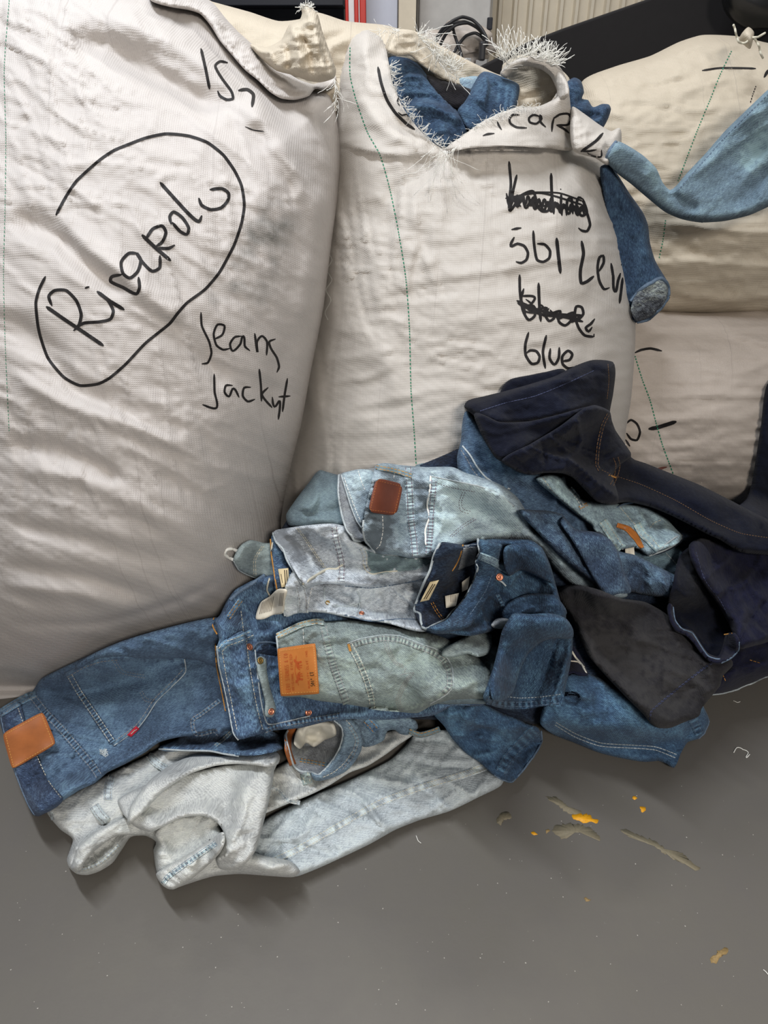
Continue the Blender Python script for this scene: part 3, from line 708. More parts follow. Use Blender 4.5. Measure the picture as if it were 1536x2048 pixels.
cloth('leg', [(852, 152), (880, 158), (915, 168), (945, 182), (935, 215), (905, 218), (870, 196)], dJ16, jC, T=.03, ew=18, Yc=[(870, 170, 1.55), (920, 190, 1.54), (900, 210, 1.54)], sp_=4, infront=False)
jL = jeans('light blue jeans scrap at the far rim of the torn sack mouth')
cloth('leg', [(916, 160), (930, 154), (958, 154), (962, 180), (930, 184)], dJ8, jL, T=.02, ew=10, Yc=[(930, 170, 1.57), (950, 160, 1.57), (950, 180, 1.56)], sp_=4, infront=False)
jB = jeans('blue jeans with pale slub streaks filling the right side of the torn sack mouth')
qB = cloth('leg', [(915, 222), (930, 200), (945, 172), (958, 150), (968, 143), (985, 146), (1010, 156), (1038, 170), (1036, 200), (1030, 218), (1000, 240), (960, 258), (935, 262)], dJm, jB, T=.04, ew=26,
      Yc=[(960, 150, 1.53), (1030, 180, 1.52), (940, 250, 1.48), (1000, 230, 1.49)], folds=[('s', [(968, 145), (975, 175), (965, 215)], .018, 20), ('v', [(985, 160), (1000, 200), (985, 240)], .006, 8)], wr=[(.006, 45, 30, 2.5, 9)], nz=.002, nsc=20, sp_=4, infront=False, fl=[([(1000, 165), (990, 240)], 4, .5), ([(1015, 170), (1008, 230)], 3, .5), ([(1026, 175), (1022, 220)], 3, .6)])
jD = jeans('blue jeans poking out past the right rim of the middle sack')
cloth('leg', [(1128, 170), (1148, 155), (1162, 162), (1168, 185), (1164, 197), (1176, 200), (1186, 214), (1204, 208), (1218, 209), (1222, 218), (1216, 238), (1200, 264), (1180, 268), (1140, 240)], dJm, jD, T=.05, ew=26,
      Yc=[(1150, 170, 1.56), (1160, 220, 1.54), (1210, 220, 1.55), (1190, 260, 1.53)], folds=[('v', [(1150, 200), (1175, 205), (1185, 220), (1178, 240)], .02, 7), ('v', [(1160, 230), (1190, 235), (1205, 225)], .012, 6), ('r', [(1190, 245), (1210, 225)], .01, 8)], wr=[(.006, 45, 30, 2.5, 9)], nz=.003, nsc=16, sp_=4, infront=False, thick=.06)
body2 = [(664, 330), (668, 230), (672, 170), (682, 110), (700, 72), (735, 58), (768, 80), (776, 118), (786, 168), (806, 215), (835, 255), (862, 282), (893, 299), (925, 274), (965, 244), (1000, 226), (1035, 216), (1075, 214), (1100, 204),
         (1115, 180), (1108, 150), (1085, 130), (1052, 122), (1058, 112), (1090, 116), (1120, 134), (1134, 160), (1140, 200), (1146, 300), (1180, 312), (1215, 330), (1232, 390), (1250, 460), (1264, 540), (1271, 620), (1270, 700), (1262, 800), (1250, 880), (1262, 960), (1260, 1150), (1200, 1240), (1000, 1285), (700, 1285), (600, 1240), (552, 1100), (592, 830), (634, 600)]
dirt2 = lambda p: np.zeros(len(p))
q2 = cloth('body', body2, sk2, s2, T=.17, ew=150, flat=[(895, 250, 200), (1090, 170, 90)],
      Yc=[(690, 100, 1.50), (740, 250, 1.45), (893, 299, 1.44), (1080, 215, 1.47), (1130, 150, 1.50), (1200, 330, 1.46), (700, 450, 1.40), (900, 420, 1.37), (1100, 450, 1.37), (700, 700, 1.34), (900, 650, 1.29), (1150, 650, 1.31), (900, 900, 1.24), (700, 1000, 1.28), (1150, 950, 1.27), (900, 1280, 1.38), (1200, 1200, 1.38), (620, 1200, 1.40), (1300, 600, 1.42), (560, 900, 1.40)],
      folds=[('s', [(1146, 300), (1050, 296), (960, 294), (893, 302)], .022, 26), ('s', [(893, 305), (800, 312), (730, 300), (670, 285)], .014, 22), ('r', [(700, 170), (770, 260), (870, 300)], .012, 16),
             ('v', [(730, 120), (790, 240), (850, 290)], .008, 10), ('r', [(893, 310), (840, 400), (800, 520)], .010, 26), ('r', [(893, 320), (880, 420), (850, 560)], .008, 16), ('v', [(880, 330), (830, 360), (760, 400)], .010, 16), ('r', [(1180, 320), (1130, 380), (1120, 480)], .010, 22), ('v', [(1100, 330), (1020, 350), (930, 340)], .008, 18),
             ('r', [(1215, 330), (1190, 420), (1200, 520)], .008, 16), ('v', [(690, 420), (800, 450), (880, 520)], .009, 22), ('r', [(650, 640), (760, 700), (800, 820)], .010, 30), ('v', [(640, 820), (700, 780), (790, 760)], .008, 18), ('r', [(620, 900), (690, 850), (760, 840)], .006, 14), ('v', [(1040, 700), (1120, 690), (1200, 700)], .006, 14), ('v', [(1000, 540), (1100, 600), (1200, 610)], .005, 16)],
      nz=.004, nsc=50, nasp=4, nang=-10, thick=.40, sp_=7, seed=43, ang=4, wr=[(.008, 44, 82, 5, 7), (.005, 24, 12, 5, 8)], infront=False)
# folded collar with part of a name
fl2 = cloth('folded_collar', [(893, 300), (925, 272), (965, 243), (1000, 226), (1035, 216), (1078, 212), (1112, 196), (1132, 176), (1141, 210), (1146, 298), (1100, 297), (1010, 292), (940, 296)], sk2, s2, T=.016, ew=12, rs=3, clear=.008, nz=.003, nsc=40, sp_=4.5, seed=44, flat=[(1000, 240, 110)])
rg = cloth('torn_hood', [(1000, 148), (1012, 130), (1036, 118), (1062, 114), (1092, 122), (1118, 140), (1135, 165), (1138, 190), (1118, 200), (1113, 178), (1100, 152), (1080, 138), (1052, 132), (1030, 138), (1012, 156)], sk2, s2, T=.018, ew=12, Yc=[(1010, 140, 1.52), (1060, 118, 1.54), (1130, 170, 1.47), (1060, 135, 1.55)], nz=.004, nsc=14, sp_=3.5, seed=45, thick=.012, infront=False)
lf = cloth('torn_strip', [(775, 100), (792, 66), (826, 62), (842, 80), (862, 104), (885, 135), (910, 152), (930, 172), (905, 168), (872, 150), (845, 132), (820, 112), (795, 112)], sk3, s2, T=.012, ew=10, Yc=[(790, 80, 1.53), (850, 110, 1.56), (920, 165, 1.58)], nz=.005, nsc=14, sp_=3.5, seed=46, thick=.012, infront=False)
ear2 = cloth('tied_corner', [(1144, 214), (1165, 225), (1200, 250), (1222, 262), (1240, 256), (1243, 285), (1240, 300), (1228, 315), (1215, 330), (1190, 316), (1146, 300)], sk2, s2, T=.04, ew=24, Yc=[(1150, 260, 1.44), (1230, 270, 1.46), (1200, 300, 1.43)], nz=.004, nsc=18, sp_=4, seed=47, thick=.06, infront=False, folds=[('v', [(1205, 290), (1215, 300), (1205, 322)], .012, 7), ('s', [(1145, 225), (1147, 260), (1146, 298)], .010, 14)])
P_ = lambda pts: zz(950, 50, .2604, pts)
marker(fl2, [P_([(170, 735), (182, 770), (205, 805)]), P_([(345, 690), (290, 690), (265, 720), (272, 755), (320, 785), (400, 790)]), P_([(505, 705), (450, 690), (415, 715), (420, 745), (470, 758), (512, 720), (500, 692), (505, 745), (545, 785)]),
             P_([(610, 705), (595, 760), (590, 820)]), P_([(600, 722), (650, 688), (715, 682), (738, 715), (715, 765), (625, 768)]), P_([(625, 768), (680, 795), (725, 832)]), P_([(60, 850), (95, 838), (150, 832)])], M['ink'], wd=4.5)
marker(ear2, [(6, P_([(985, 828), (930, 890), (812, 975)])), (4, P_([(820, 972), (880, 968), (935, 958)])), (3.5, P_([(860, 982), (900, 1005), (968, 1012), (972, 958)]))], M['ink'])
P_ = lambda pts: zz(650, 0, .4232, pts)
marker(q2, [P_([(250, 315), (265, 390), (292, 470), (330, 530), (385, 585), (425, 612)]), (4, P_([(350, 455), (343, 478), (352, 500)])), (3.5, P_([(345, 530), (365, 545), (385, 540), (395, 552)]))], M['ink'], wd=6)
P_ = lambda pts: zz(900, 280, .3028, pts)
zig = []
for k in range(30):
    u = k/29; x = 372+u*520; y = 375+u*85+(28 if k % 2 else -22)*(1-.3*u)+random.uniform(-8, 8); zig.append((x, y))
zig2 = [(372+k/19*520+random.uniform(-10, 10), 395+k/19*75+(34 if k % 2 else -26)) for k in range(20)]
scr = [P_([(390, 140), (402, 290), (394, 465), (440, 410), (480, 365)]), P_([(442, 228), (418, 330), (398, 460)]), P_([(470, 440), (430, 400), (500, 350), (550, 340), (580, 440), (610, 470), (650, 465), (665, 380)]),
       (6, P_([(668, 218), (672, 350), (686, 490)])), P_([(735, 350), (733, 430), (740, 500)]), (6, P_([(729, 322), (734, 328)])), P_([(770, 500), (775, 400), (800, 380), (812, 490)]),
       P_([(885, 395), (850, 380), (835, 450), (870, 500), (905, 480), (880, 400), (905, 480), (925, 560), (905, 602), (870, 598), (848, 580)]), (5, P_(zig)), (5, P_(zig2)), (4, P_([(365, 385), (600, 350), (880, 430)])), (4, P_([(500, 430), (700, 440), (900, 470)])), (3.5, P_([(500, 345), (720, 350), (880, 405)]))]
marker(q2, scr, M['ink'], wd=5.5, name='crossed_out_writing')
marker(q2, [P_([(405, 592), (440, 585), (472, 580)]), P_([(425, 640), (402, 700), (445, 685), (490, 700), (515, 745), (505, 790), (470, 812), (435, 803)]), P_([(550, 597), (556, 690), (575, 790), (615, 805), (655, 780), (660, 730), (625, 690), (575, 685)]), (7, P_([(704, 645), (716, 760), (730, 882)])),
            (6.5, P_([(869, 665), (882, 750), (862, 860), (868, 945), (905, 935), (952, 898)])), P_([(985, 868), (1015, 810), (1012, 765), (988, 775), (975, 840), (985, 925), (1018, 985), (1055, 975)]), P_([(1064, 812), (1078, 900), (1090, 1000), (1110, 930), (1127, 878)]), P_([(1141, 908), (1130, 1000), (1120, 1080)]), (4, P_([(1130, 822), (1135, 828)]))], M['ink'], wd=5.5)
sc2 = [P_([(460, 888), (462, 1000), (480, 1120), (520, 1188), (560, 1160), (555, 1100), (500, 1090)]), P_([(488, 980), (470, 1050), (500, 1150)]), (6, P_([(585, 942), (590, 1080), (600, 1200)])), P_([(655, 1110), (630, 1150), (655, 1195), (690, 1170), (660, 1120)]), P_([(715, 1140), (720, 1200), (760, 1225), (800, 1190), (790, 1140)]),
       P_([(835, 1200), (880, 1150), (870, 1105), (835, 1100), (825, 1160), (850, 1240), (890, 1290), (950, 1298), (952, 1280)]), P_([(957, 1180), (930, 1215), (898, 1240), (915, 1265), (940, 1235)]), (6, P_([(440, 1060), (560, 1115), (700, 1150), (880, 1160)])), (6, P_([(445, 1075), (600, 1150), (760, 1170), (880, 1200)])), (5, P_([(470, 1030), (560, 1040), (520, 1120), (640, 1110), (620, 1160), (730, 1130), (710, 1180), (820, 1140), (800, 1200), (880, 1150)])),
       (4, P_([(500, 1050), (540, 1090), (480, 1120), (570, 1140), (600, 1090), (640, 1150)]))]
marker(q2, sc2, M['ink'], wd=5.5, name='crossed_out_writing')
marker(q2, [P_([(520, 1268), (498, 1350), (500, 1420), (540, 1478), (580, 1470), (592, 1430), (570, 1395), (530, 1390), (500, 1412)]), P_([(637, 1288), (614, 1400), (630, 1510)]), P_([(664, 1375), (658, 1440), (690, 1482), (718, 1440), (722, 1368)]), P_([(738, 1462), (790, 1452), (808, 1415), (780, 1392), (742, 1430), (745, 1480), (780, 1508), (815, 1500)])], M['ink'], wd=5.5)
stitch(q2, [[(700, 95), (700, 150), (712, 200), (735, 265), (760, 310), (780, 380), (798, 470), (812, 560), (819, 660), (822, 780), (828, 860), (833, 940)]], M['green'], 4, 3, 2.2)
stitch(q2, [[(1258, 840), (1252, 880), (1250, 920)]], M['white_thread'], 3, 2, 1.6)
stitch(q2, [[(662, 480), (655, 500), (664, 520), (654, 540), (664, 560), (652, 580), (662, 600), (650, 625), (656, 640)]], M['white_thread'], 6, 0, 1.5)
def threads(parent, surf, base, n, L0, L1, dirv, spread, Yd, r=.0006, seed=1, mat=None, name='frayed_threads', curl=.4):
    n = int(n*1.35); spread *= 1.25; rnd = random.Random(seed); B = cr(base, 2.); out = []
    for k in range(n):
        p = B[rnd.randrange(len(B))]; an = math.atan2(dirv[1], dirv[0])+rnd.gauss(0, spread); L = rnd.uniform(L0, L1); pts = []
        x, y = p; Yv = Yd(x) if callable(Yd) else Yd; cu = rnd.gauss(0, curl)/8; m = 8
        for i in range(m+1):
            pts.append(at(x, y, Yv)); x += math.cos(an)*L/m; y += math.sin(an)*L/m; an += cu+rnd.gauss(0, .12); Yv += rnd.gauss(0, .002)
        out.append((np.array(pts), r*rnd.uniform(.35, .68)))
    o = tubes(name, out, mat or M['white_thread'], parent, 4); o['kind'] = 'stuff'; return o
threads(s2, None, [(1008, 140), (1030, 120), (1060, 112), (1090, 118), (1116, 136)], 90, 18, 55, (.25, -1), .45, 1.515, seed=3, r=.0008)
threads(s2, None, [(1000, 120), (1015, 118), (1030, 116)], 22, 35, 72, (-.15, -1), .22, 1.51, seed=4, r=.0009)
threads(s2, None, [(1060, 112), (1085, 120), (1105, 132)], 36, 25, 50, (.9, -.7), .3, 1.50, seed=5, r=.0008)
threads(s2, None, [(835, 70), (862, 104), (885, 135), (915, 155)], 80, 12, 40, (.8, -.3), .7, 1.53, seed=6, r=.0007)
threads(s2, None, [(850, 60), (870, 75), (875, 100), (878, 125)], 16, 25, 55, (.6, .8), .5, 1.52, seed=7, r=.0008, curl=.9)
threads(s2, None, [(888, 120), (905, 140), (915, 160)], 30, 12, 45, (.2, -1), .6, 1.53, seed=8, r=.0007)
threads(s2, None, [(778, 130), (790, 180), (815, 225), (850, 270), (890, 298)], 110, 8, 26, (.7, -.2), .8, 1.435, seed=9, r=.0006)
threads(s2, None, [(893, 298), (930, 270), (970, 240), (1030, 216), (1080, 212)], 110, 6, 18, (.1, .6), 1.2, 1.42, seed=10, r=.0006)
threads(s2, None, [(870, 292), (893, 302), (920, 290)], 26, 30, 130, (-.25, 1), .35, 1.355, seed=11, r=.0006, curl=.5)
threads(s2, None, [(760, 60), (800, 60)], 20, 8, 30, (-.3, .5), .8, 1.48, seed=12, r=.0006)
# left sack
s1 = sack_thing('woven_sack', 'large left woven sack marked with a circled name and jeans jacket')
body1 = [(-520, -60), (-300, -150), (0, -170), (200, -130), (320, -60), (400, -8), (428, 10), (470, 60), (512, 110), (552, 150), (612, 180), (655, 188), (670, 220), (681, 300), (674, 400), (661, 500), (646, 620), (622, 740), (602, 850), (582, 930), (562, 1040), (566, 1130), (540, 1240), (440, 1330), (250, 1372), (120, 1384), (0, 1398), (-300, 1420), (-520, 1400), (-600, 1100), (-620, 600), (-580, 150)]
d1 = lambda p: (.45*np.exp(-(((p[:, 0]-545)/70)**2+((p[:, 1]-460)/60)**2)) + .33*np.exp(-(((p[:, 0]-480)/90)**2+((p[:, 1]-560)/110)**2)))*(1+.7*vn(p[:, 0]/25, p[:, 1]/25, 4))*2.2
q1 = cloth('body', body1, sk1, s1, T=.20, ew=190, fadef=d1,
      Yc=[(-300, 0, 1.42), (200, -100, 1.45), (100, 100, 1.30), (450, 80, 1.40), (300, 300, 1.22), (600, 300, 1.30), (0, 600, 1.10), (300, 650, 1.09), (580, 650, 1.20), (100, 1000, 1.03), (400, 1000, 1.08), (100, 1250, 1.06), (350, 1250, 1.12), (0, 1395, 1.17), (350, 1350, 1.2), (-500, 700, 1.2), (550, 1000, 1.2), (-400, 1390, 1.18)],
      folds=[('v', [(130, 60), (260, 120), (370, 190), (460, 235)], 0.0330, 30), ('r', [(180, 20), (300, 60), (400, 120), (500, 200), (560, 260)], 0.0300, 26), ('v', [(330, 20), (420, 90), (480, 170), (510, 230)], 0.0150, 14), ('r', [(480, 190), (560, 300), (620, 400), (650, 470)], 0.0240, 26), ('v', [(500, 240), (560, 320), (590, 400)], 0.0120, 16),
             ('v', [(20, 420), (110, 470), (180, 530), (260, 600)], 0.0240, 22), ('r', [(110, 430), (170, 500), (260, 560), (360, 640), (420, 720)], 0.0180, 20), ('v', [(340, 620), (400, 700), (460, 780)], 0.0150, 22), ('v', [(0, 620), (90, 700), (160, 780), (300, 830)], 0.0150, 22), ('r', [(0, 740), (120, 800), (300, 870), (420, 900)], 0.0120, 18),
             ('v', [(0, 880), (120, 900), (260, 960)], 0.0150, 20), ('r', [(0, 930), (160, 960), (340, 1040), (430, 1100)], 0.0105, 20), ('v', [(0, 1040), (200, 1090), (380, 1130)], 0.0120, 18), ('v', [(0, 1130), (150, 1150), (330, 1200)], 0.0150, 14), ('r', [(0, 1170), (160, 1190), (300, 1230)], 0.0120, 14), ('v', [(300, 940), (420, 1000), (520, 1060)], 0.0105, 20),
             ('v', [(0, 1250), (200, 1245), (360, 1200), (460, 1150)], 0.0090, 10), ('s', [(120, 1384), (60, 1345), (0, 1335), (-200, 1345)], 0.0150, 24), ('r', [(650, 350), (620, 520), (590, 700)], 0.0120, 18), ('v', [(620, 620), (560, 740), (540, 860)], 0.0105, 24)],
      nz=.004, nsc=60, nasp=3.5, nang=28, thick=.42, sp_=7, seed=51, wr=[(.0055, 64, 32, 5, 7), (.003, 28, 14, 6, 8), (.004, 44, 75, 5, 11)], infront=False)
qf = cloth('folded_top', [(300, -30), (350, -22), (400, -10), (428, 8), (450, 35), (475, 62), (510, 94), (530, 118), (549, 138), (575, 146), (600, 160), (627, 168), (650, 160), (671, 152), (668, 170), (645, 180), (630, 178), (618, 192), (590, 200), (562, 197), (540, 184), (515, 160), (490, 140), (462, 108), (440, 82), (420, 50), (400, 28), (376, 20), (340, 14), (300, 0)], sk1, s1, T=.022, ew=12, rs=3, clear=.006,
      folds=[('v', [(430, 60), (480, 115), (530, 165), (590, 180), (640, 172)], .012, 5), ('r', [(410, 10), (450, 50), (500, 100), (540, 150)], .012, 8)], nz=.004, nsc=14, sp_=4, seed=52)
qc = cloth('gathered_corner', [(500, 90), (530, 95), (562, 80), (578, 50), (600, 38), (604, 26), (602, 12), (612, 8), (624, 14), (636, 30), (644, 60), (656, 95), (672, 140), (668, 156), (640, 165), (612, 160), (585, 150), (550, 140)], sk3, s1, T=.05, ew=30, Yc=[(560, 130, 1.39), (610, 30, 1.42), (650, 140, 1.36), (600, 90, 1.38)],
      folds=[('s', [(628, 40), (640, 90), (655, 150)], .014, 10), ('v', [(600, 60), (620, 110), (625, 155)], .016, 6), ('r', [(590, 60), (600, 110), (600, 150)], .012, 7), ('v', [(570, 80), (580, 120), (570, 145)], .014, 7), ('v', [(640, 80), (650, 120), (660, 150)], .010, 5)], nz=.008, nsc=16, sp_=4, seed=53, thick=.08, infront=False)
threads(s1, None, [(602, 20), (612, 12), (624, 18)], 40, 5, 16, (-.2, -1), 1.0, 1.40, seed=14, r=.0008)
threads(s1, None, [(668, 158), (672, 180), (676, 210)], 18, 15, 50, (.1, 1), .4, 1.30, seed=15, r=.0007)
P_ = lambda pts: zz(0, 0, .4557, pts)
marker(q1, [(6, P_([(245, 945), (285, 870), (335, 795), (440, 700), (500, 660), (560, 635), (640, 605), (730, 587), (830, 597), (910, 625), (980, 680), (1030, 750), (1060, 815), (1072, 900), (1060, 980), (1030, 1070), (1000, 1130), (960, 1200), (900, 1270), (820, 1330), (780, 1375), (745, 1420), (640, 1505), (550, 1600), (480, 1660), (430, 1685), (350, 1692), (280, 1655), (210, 1570), (170, 1450), (157, 1330), (172, 1270), (200, 1212)]))], M['ink'])
marker(q1, [(7.5, P_([(202, 1345), (280, 1400), (370, 1460), (455, 1518)])), P_([(228, 1342), (214, 1300), (240, 1275), (290, 1275), (335, 1320), (356, 1380), (345, 1430), (322, 1452)]), P_([(325, 1440), (370, 1418), (440, 1412), (485, 1400), (497, 1365), (475, 1320), (440, 1290)]), (7.5, P_([(425, 1278), (480, 1320), (546, 1360)])), (7, P_([(372, 1265), (392, 1258)])),
            P_([(535, 1205), (490, 1215), (485, 1235), (540, 1262), (598, 1290), (612, 1262), (608, 1215)]), P_([(605, 1112), (565, 1112), (532, 1150), (540, 1200), (570, 1220), (605, 1190), (618, 1140), (600, 1112), (625, 1150), (668, 1190), (700, 1175), (702, 1120)]),
            (7.5, P_([(622, 1030), (680, 1085), (750, 1145)])), P_([(640, 1050), (670, 1005), (712, 992), (728, 1020), (712, 1062), (680, 1085)]), P_([(690, 1088), (740, 1090), (768, 1075)]), P_([(752, 985), (745, 950), (762, 930), (800, 955), (828, 1000), (820, 1028), (790, 1015), (755, 975)]), (7, P_([(702, 800), (765, 870), (830, 940), (872, 972), (886, 945)])),
            P_([(872, 868), (885, 900), (925, 920), (970, 912), (1000, 880), (1003, 848), (975, 828), (920, 832)])], M['ink'], wd=6.5)
marker(q1, [(6, P_([(882, 212), (902, 300), (920, 392)])), P_([(1000, 275), (965, 270), (945, 290), (975, 345), (1015, 400), (1022, 432), (995, 437), (965, 420), (955, 398)]), (7, P_([(1045, 397), (1085, 393), (1112, 415), (1106, 470)])), (2.5, P_([(1075, 555), (1110, 570), (1160, 578)]))], M['ink'], wd=5.5)
marker(q1, [P_([(882, 1370), (886, 1430), (918, 1500), (928, 1550), (912, 1592), (885, 1597)]), P_([(938, 1490), (975, 1470), (985, 1430), (955, 1425), (938, 1465), (950, 1515), (980, 1535), (1012, 1528)]), P_([(1062, 1475), (1030, 1480), (1010, 1510), (1022, 1540), (1055, 1510), (1068, 1475), (1075, 1520), (1098, 1540)]), P_([(1118, 1462), (1130, 1545), (1128, 1500), (1150, 1475), (1172, 1500), (1170, 1560)]), P_([(1210, 1488), (1182, 1500), (1190, 1530), (1215, 1570), (1225, 1610), (1215, 1635)])], M['ink'], wd=4.5)
marker(q1, [P_([(940, 1640), (942, 1720), (950, 1790), (888, 1776)]), P_([(1022, 1692), (992, 1692), (986, 1722), (1005, 1740), (1025, 1705), (1050, 1745)]), P_([(1102, 1700), (1072, 1702), (1066, 1738), (1088, 1762), (1120, 1752)]), P_([(1138, 1618), (1146, 1700), (1148, 1762)]), P_([(1178, 1700), (1150, 1732), (1195, 1790)]), P_([(1195, 1742), (1205, 1785), (1228, 1760), (1222, 1842)]), P_([(1262, 1660), (1250, 1730), (1240, 1808)]), P_([(1222, 1742), (1275, 1738)])], M['ink'], wd=4.5)
stitch(q1, [P_([(40, 0), (18, 300), (25, 600), (22, 900), (15, 1200), (22, 1500), (40, 1900)])], M['green'], 4, 3, 1.3)
stitch(q1, [[(500, 132), (520, 150), (545, 160)]], M['ink'], 4, 1, 1.8)
# ---------------------------------------------------------------- the heap of jeans, from the bottom up
gC = jeans('dark blue jeans buried at the core of the heap, seen only through gaps')
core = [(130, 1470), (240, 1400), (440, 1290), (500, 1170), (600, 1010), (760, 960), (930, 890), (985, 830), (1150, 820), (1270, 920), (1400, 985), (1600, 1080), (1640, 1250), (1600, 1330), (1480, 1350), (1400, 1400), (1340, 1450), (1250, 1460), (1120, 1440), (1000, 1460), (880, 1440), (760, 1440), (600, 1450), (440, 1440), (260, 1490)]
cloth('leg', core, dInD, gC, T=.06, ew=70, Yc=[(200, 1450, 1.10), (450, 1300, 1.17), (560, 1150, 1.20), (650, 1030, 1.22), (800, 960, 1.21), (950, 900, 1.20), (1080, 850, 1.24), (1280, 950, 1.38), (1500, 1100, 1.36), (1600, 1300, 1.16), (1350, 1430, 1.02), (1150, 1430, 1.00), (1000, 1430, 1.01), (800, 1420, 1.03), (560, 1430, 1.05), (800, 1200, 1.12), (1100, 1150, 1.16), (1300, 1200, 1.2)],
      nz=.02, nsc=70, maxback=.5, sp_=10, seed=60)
g = jeans('navy jeans hanging down at the right edge beside the lower right sack')
cloth('leg', [(1368, 1010), (1400, 1000), (1440, 1012), (1470, 1015), (1495, 995), (1508, 940), (1522, 850), (1540, 760), (1640, 740), (1680, 900), (1660, 1100), (1500, 1100), (1400, 1060)], dJ11, g, T=.03, ew=40, clear=.01, nz=.01, nsc=50, nang=70, seed=61, sp_=6)
g = jeans('dark navy jeans with a pale frayed edge flat on the floor at the right')
q = cloth('leg', [(1418, 1388), (1440, 1330), (1480, 1290), (1540, 1275), (1640, 1280), (1640, 1320), (1560, 1345), (1500, 1368), (1450, 1386)], dJ12, g, T=.035, ew=30, clear=.01, nz=.012, nsc=30, nang=-25, seed=62, folds=[('s', [(1450, 1330), (1490, 1345), (1536, 1320)], .012, 12), ('r', [(1480, 1380), (1540, 1340), (1600, 1320)], .008, 10)])
cord(q, [(1420, 1390), (1452, 1386), (1500, 1368), (1536, 1352), (1580, 1338)], .0018, M['edge'], 'frayed_edge', jit=1.)
stitch(q, [[(1446, 1350), (1452, 1364)], [(1500, 1320), (1520, 1326)]], M['gold'])
# teal-grey leg at the back
g = jeans('teal grey jeans leg behind the pale jeans at the upper left of the heap')
cloth('leg', [(577, 1050), (572, 1030), (584, 1010), (602, 985), (620, 962), (630, 948), (640, 940), (652, 943), (680, 950), (730, 940), (770, 950), (770, 1090), (700, 1090), (650, 1070), (600, 1056)], dJ9, g, T=.055, ew=30, clear=.014, nz=.004, nsc=40, seed=63, wr=[(.006, 40, 40, 2.6, 9)],
      folds=[('s', [(634, 950), (634, 1000), (622, 1020), (590, 1012)], .02, 22), ('v', [(600, 1020), (640, 1028), (680, 1018)], .010, 9), ('s', [(700, 1048), (650, 1040), (610, 1044)], .012, 14), ('r', [(650, 960), (672, 990), (700, 1020)], .010, 14)])
g = jeans('small pale teal jeans end with a white loop, against the left sack')
q = cloth('waistband', [(466, 1122), (470, 1108), (482, 1090), (500, 1080), (530, 1086), (560, 1088), (570, 1140), (545, 1162), (515, 1158), (490, 1146), (472, 1134)], dJ10, g, T=.03, ew=22, clear=.01, nz=.004, nsc=30, seed=64, folds=[('v', [(520, 1092), (505, 1120), (505, 1150)], .005, 5)])
stitch(q, [[(524, 1092), (508, 1118), (508, 1150)], [(528, 1092), (512, 1118), (512, 1150)]], M['cream_thread'])
cord(q, [(468, 1122), (478, 1140), (500, 1152), (520, 1158), (545, 1160)], .0014, M['edge'])
cord([q, q1], [(478, 1104), (464, 1098), (452, 1100), (450, 1108), (458, 1116), (468, 1120)], .0032, M['white_thread'], 'white_loop', parent=g)

# ---- ice grey jeans on the floor at the front
gI = jeans('ice grey jeans sprawled on the floor at the front, one leg reaching right')
qa = cloth('leg', [(470, 1700), (500, 1660), (560, 1622), (640, 1585), (700, 1560), (780, 1520), (812, 1490), (830, 1468), (900, 1460), (960, 1480), (1010, 1540), (1003, 1570), (962, 1592), (900, 1622), (840, 1640), (790, 1660), (740, 1688), (690, 1712), (640, 1735), (592, 1753), (560, 1750), (500, 1745)], dJ7b, gI, T=.032, ew=60, clear=.006, nz=.003, nsc=40, nang=-25, seed=70, ang=-25,
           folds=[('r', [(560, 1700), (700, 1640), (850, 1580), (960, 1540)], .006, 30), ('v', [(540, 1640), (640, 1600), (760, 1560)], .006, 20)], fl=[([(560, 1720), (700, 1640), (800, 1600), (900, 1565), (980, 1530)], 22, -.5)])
seam(qa, [(530, 1730), (600, 1696), (680, 1650), (760, 1605), (850, 1572), (930, 1548), (985, 1528)], 16, dJ7b, M['cream_thread'], .7, 26, .0012, 4)
qb = cloth('leg', [(505, 1640), (520, 1590), (540, 1545), (580, 1520), (640, 1500), (700, 1480), (780, 1462), (830, 1450), (828, 1468), (800, 1488), (770, 1510), (735, 1532), (700, 1545), (660, 1570), (620, 1590), (570, 1610), (520, 1632)], dJ7, gI, T=.03, ew=30, clear=.006, nz=.004, nsc=30, nang=-25, seed=71,
           folds=[('r', [(640, 1578), (700, 1535), (770, 1500), (820, 1465)], .008, 10), ('s', [(535, 1560), (580, 1590), (610, 1590)], .006, 20), ('r', [(535, 1555), (560, 1550), (600, 1575)], .006, 9)])
seam(qb, [(533, 1572), (556, 1580), (575, 1600), (600, 1606)], 9, dJ7b, M['white_thread'], .5, 12, .001)
body = [(92, 1618), (130, 1590), (190, 1560), (290, 1512), (330, 1492), (400, 1496), (470, 1500), (540, 1508), (556, 1520), (540, 1560), (532, 1610), (522, 1660), (505, 1700), (530, 1712), (580, 1722), (600, 1742), (588, 1754), (540, 1752), (480, 1748), (430, 1752), (400, 1760), (370, 1770), (340, 1779), (322, 1768), (312, 1738), (307, 1700), (312, 1684), (292, 1672), (262, 1674), (246, 1696), (225, 1726), (200, 1742), (176, 1750), (154, 1748), (138, 1735), (134, 1718), (140, 1700), (145, 1678), (122, 1660), (104, 1640)]
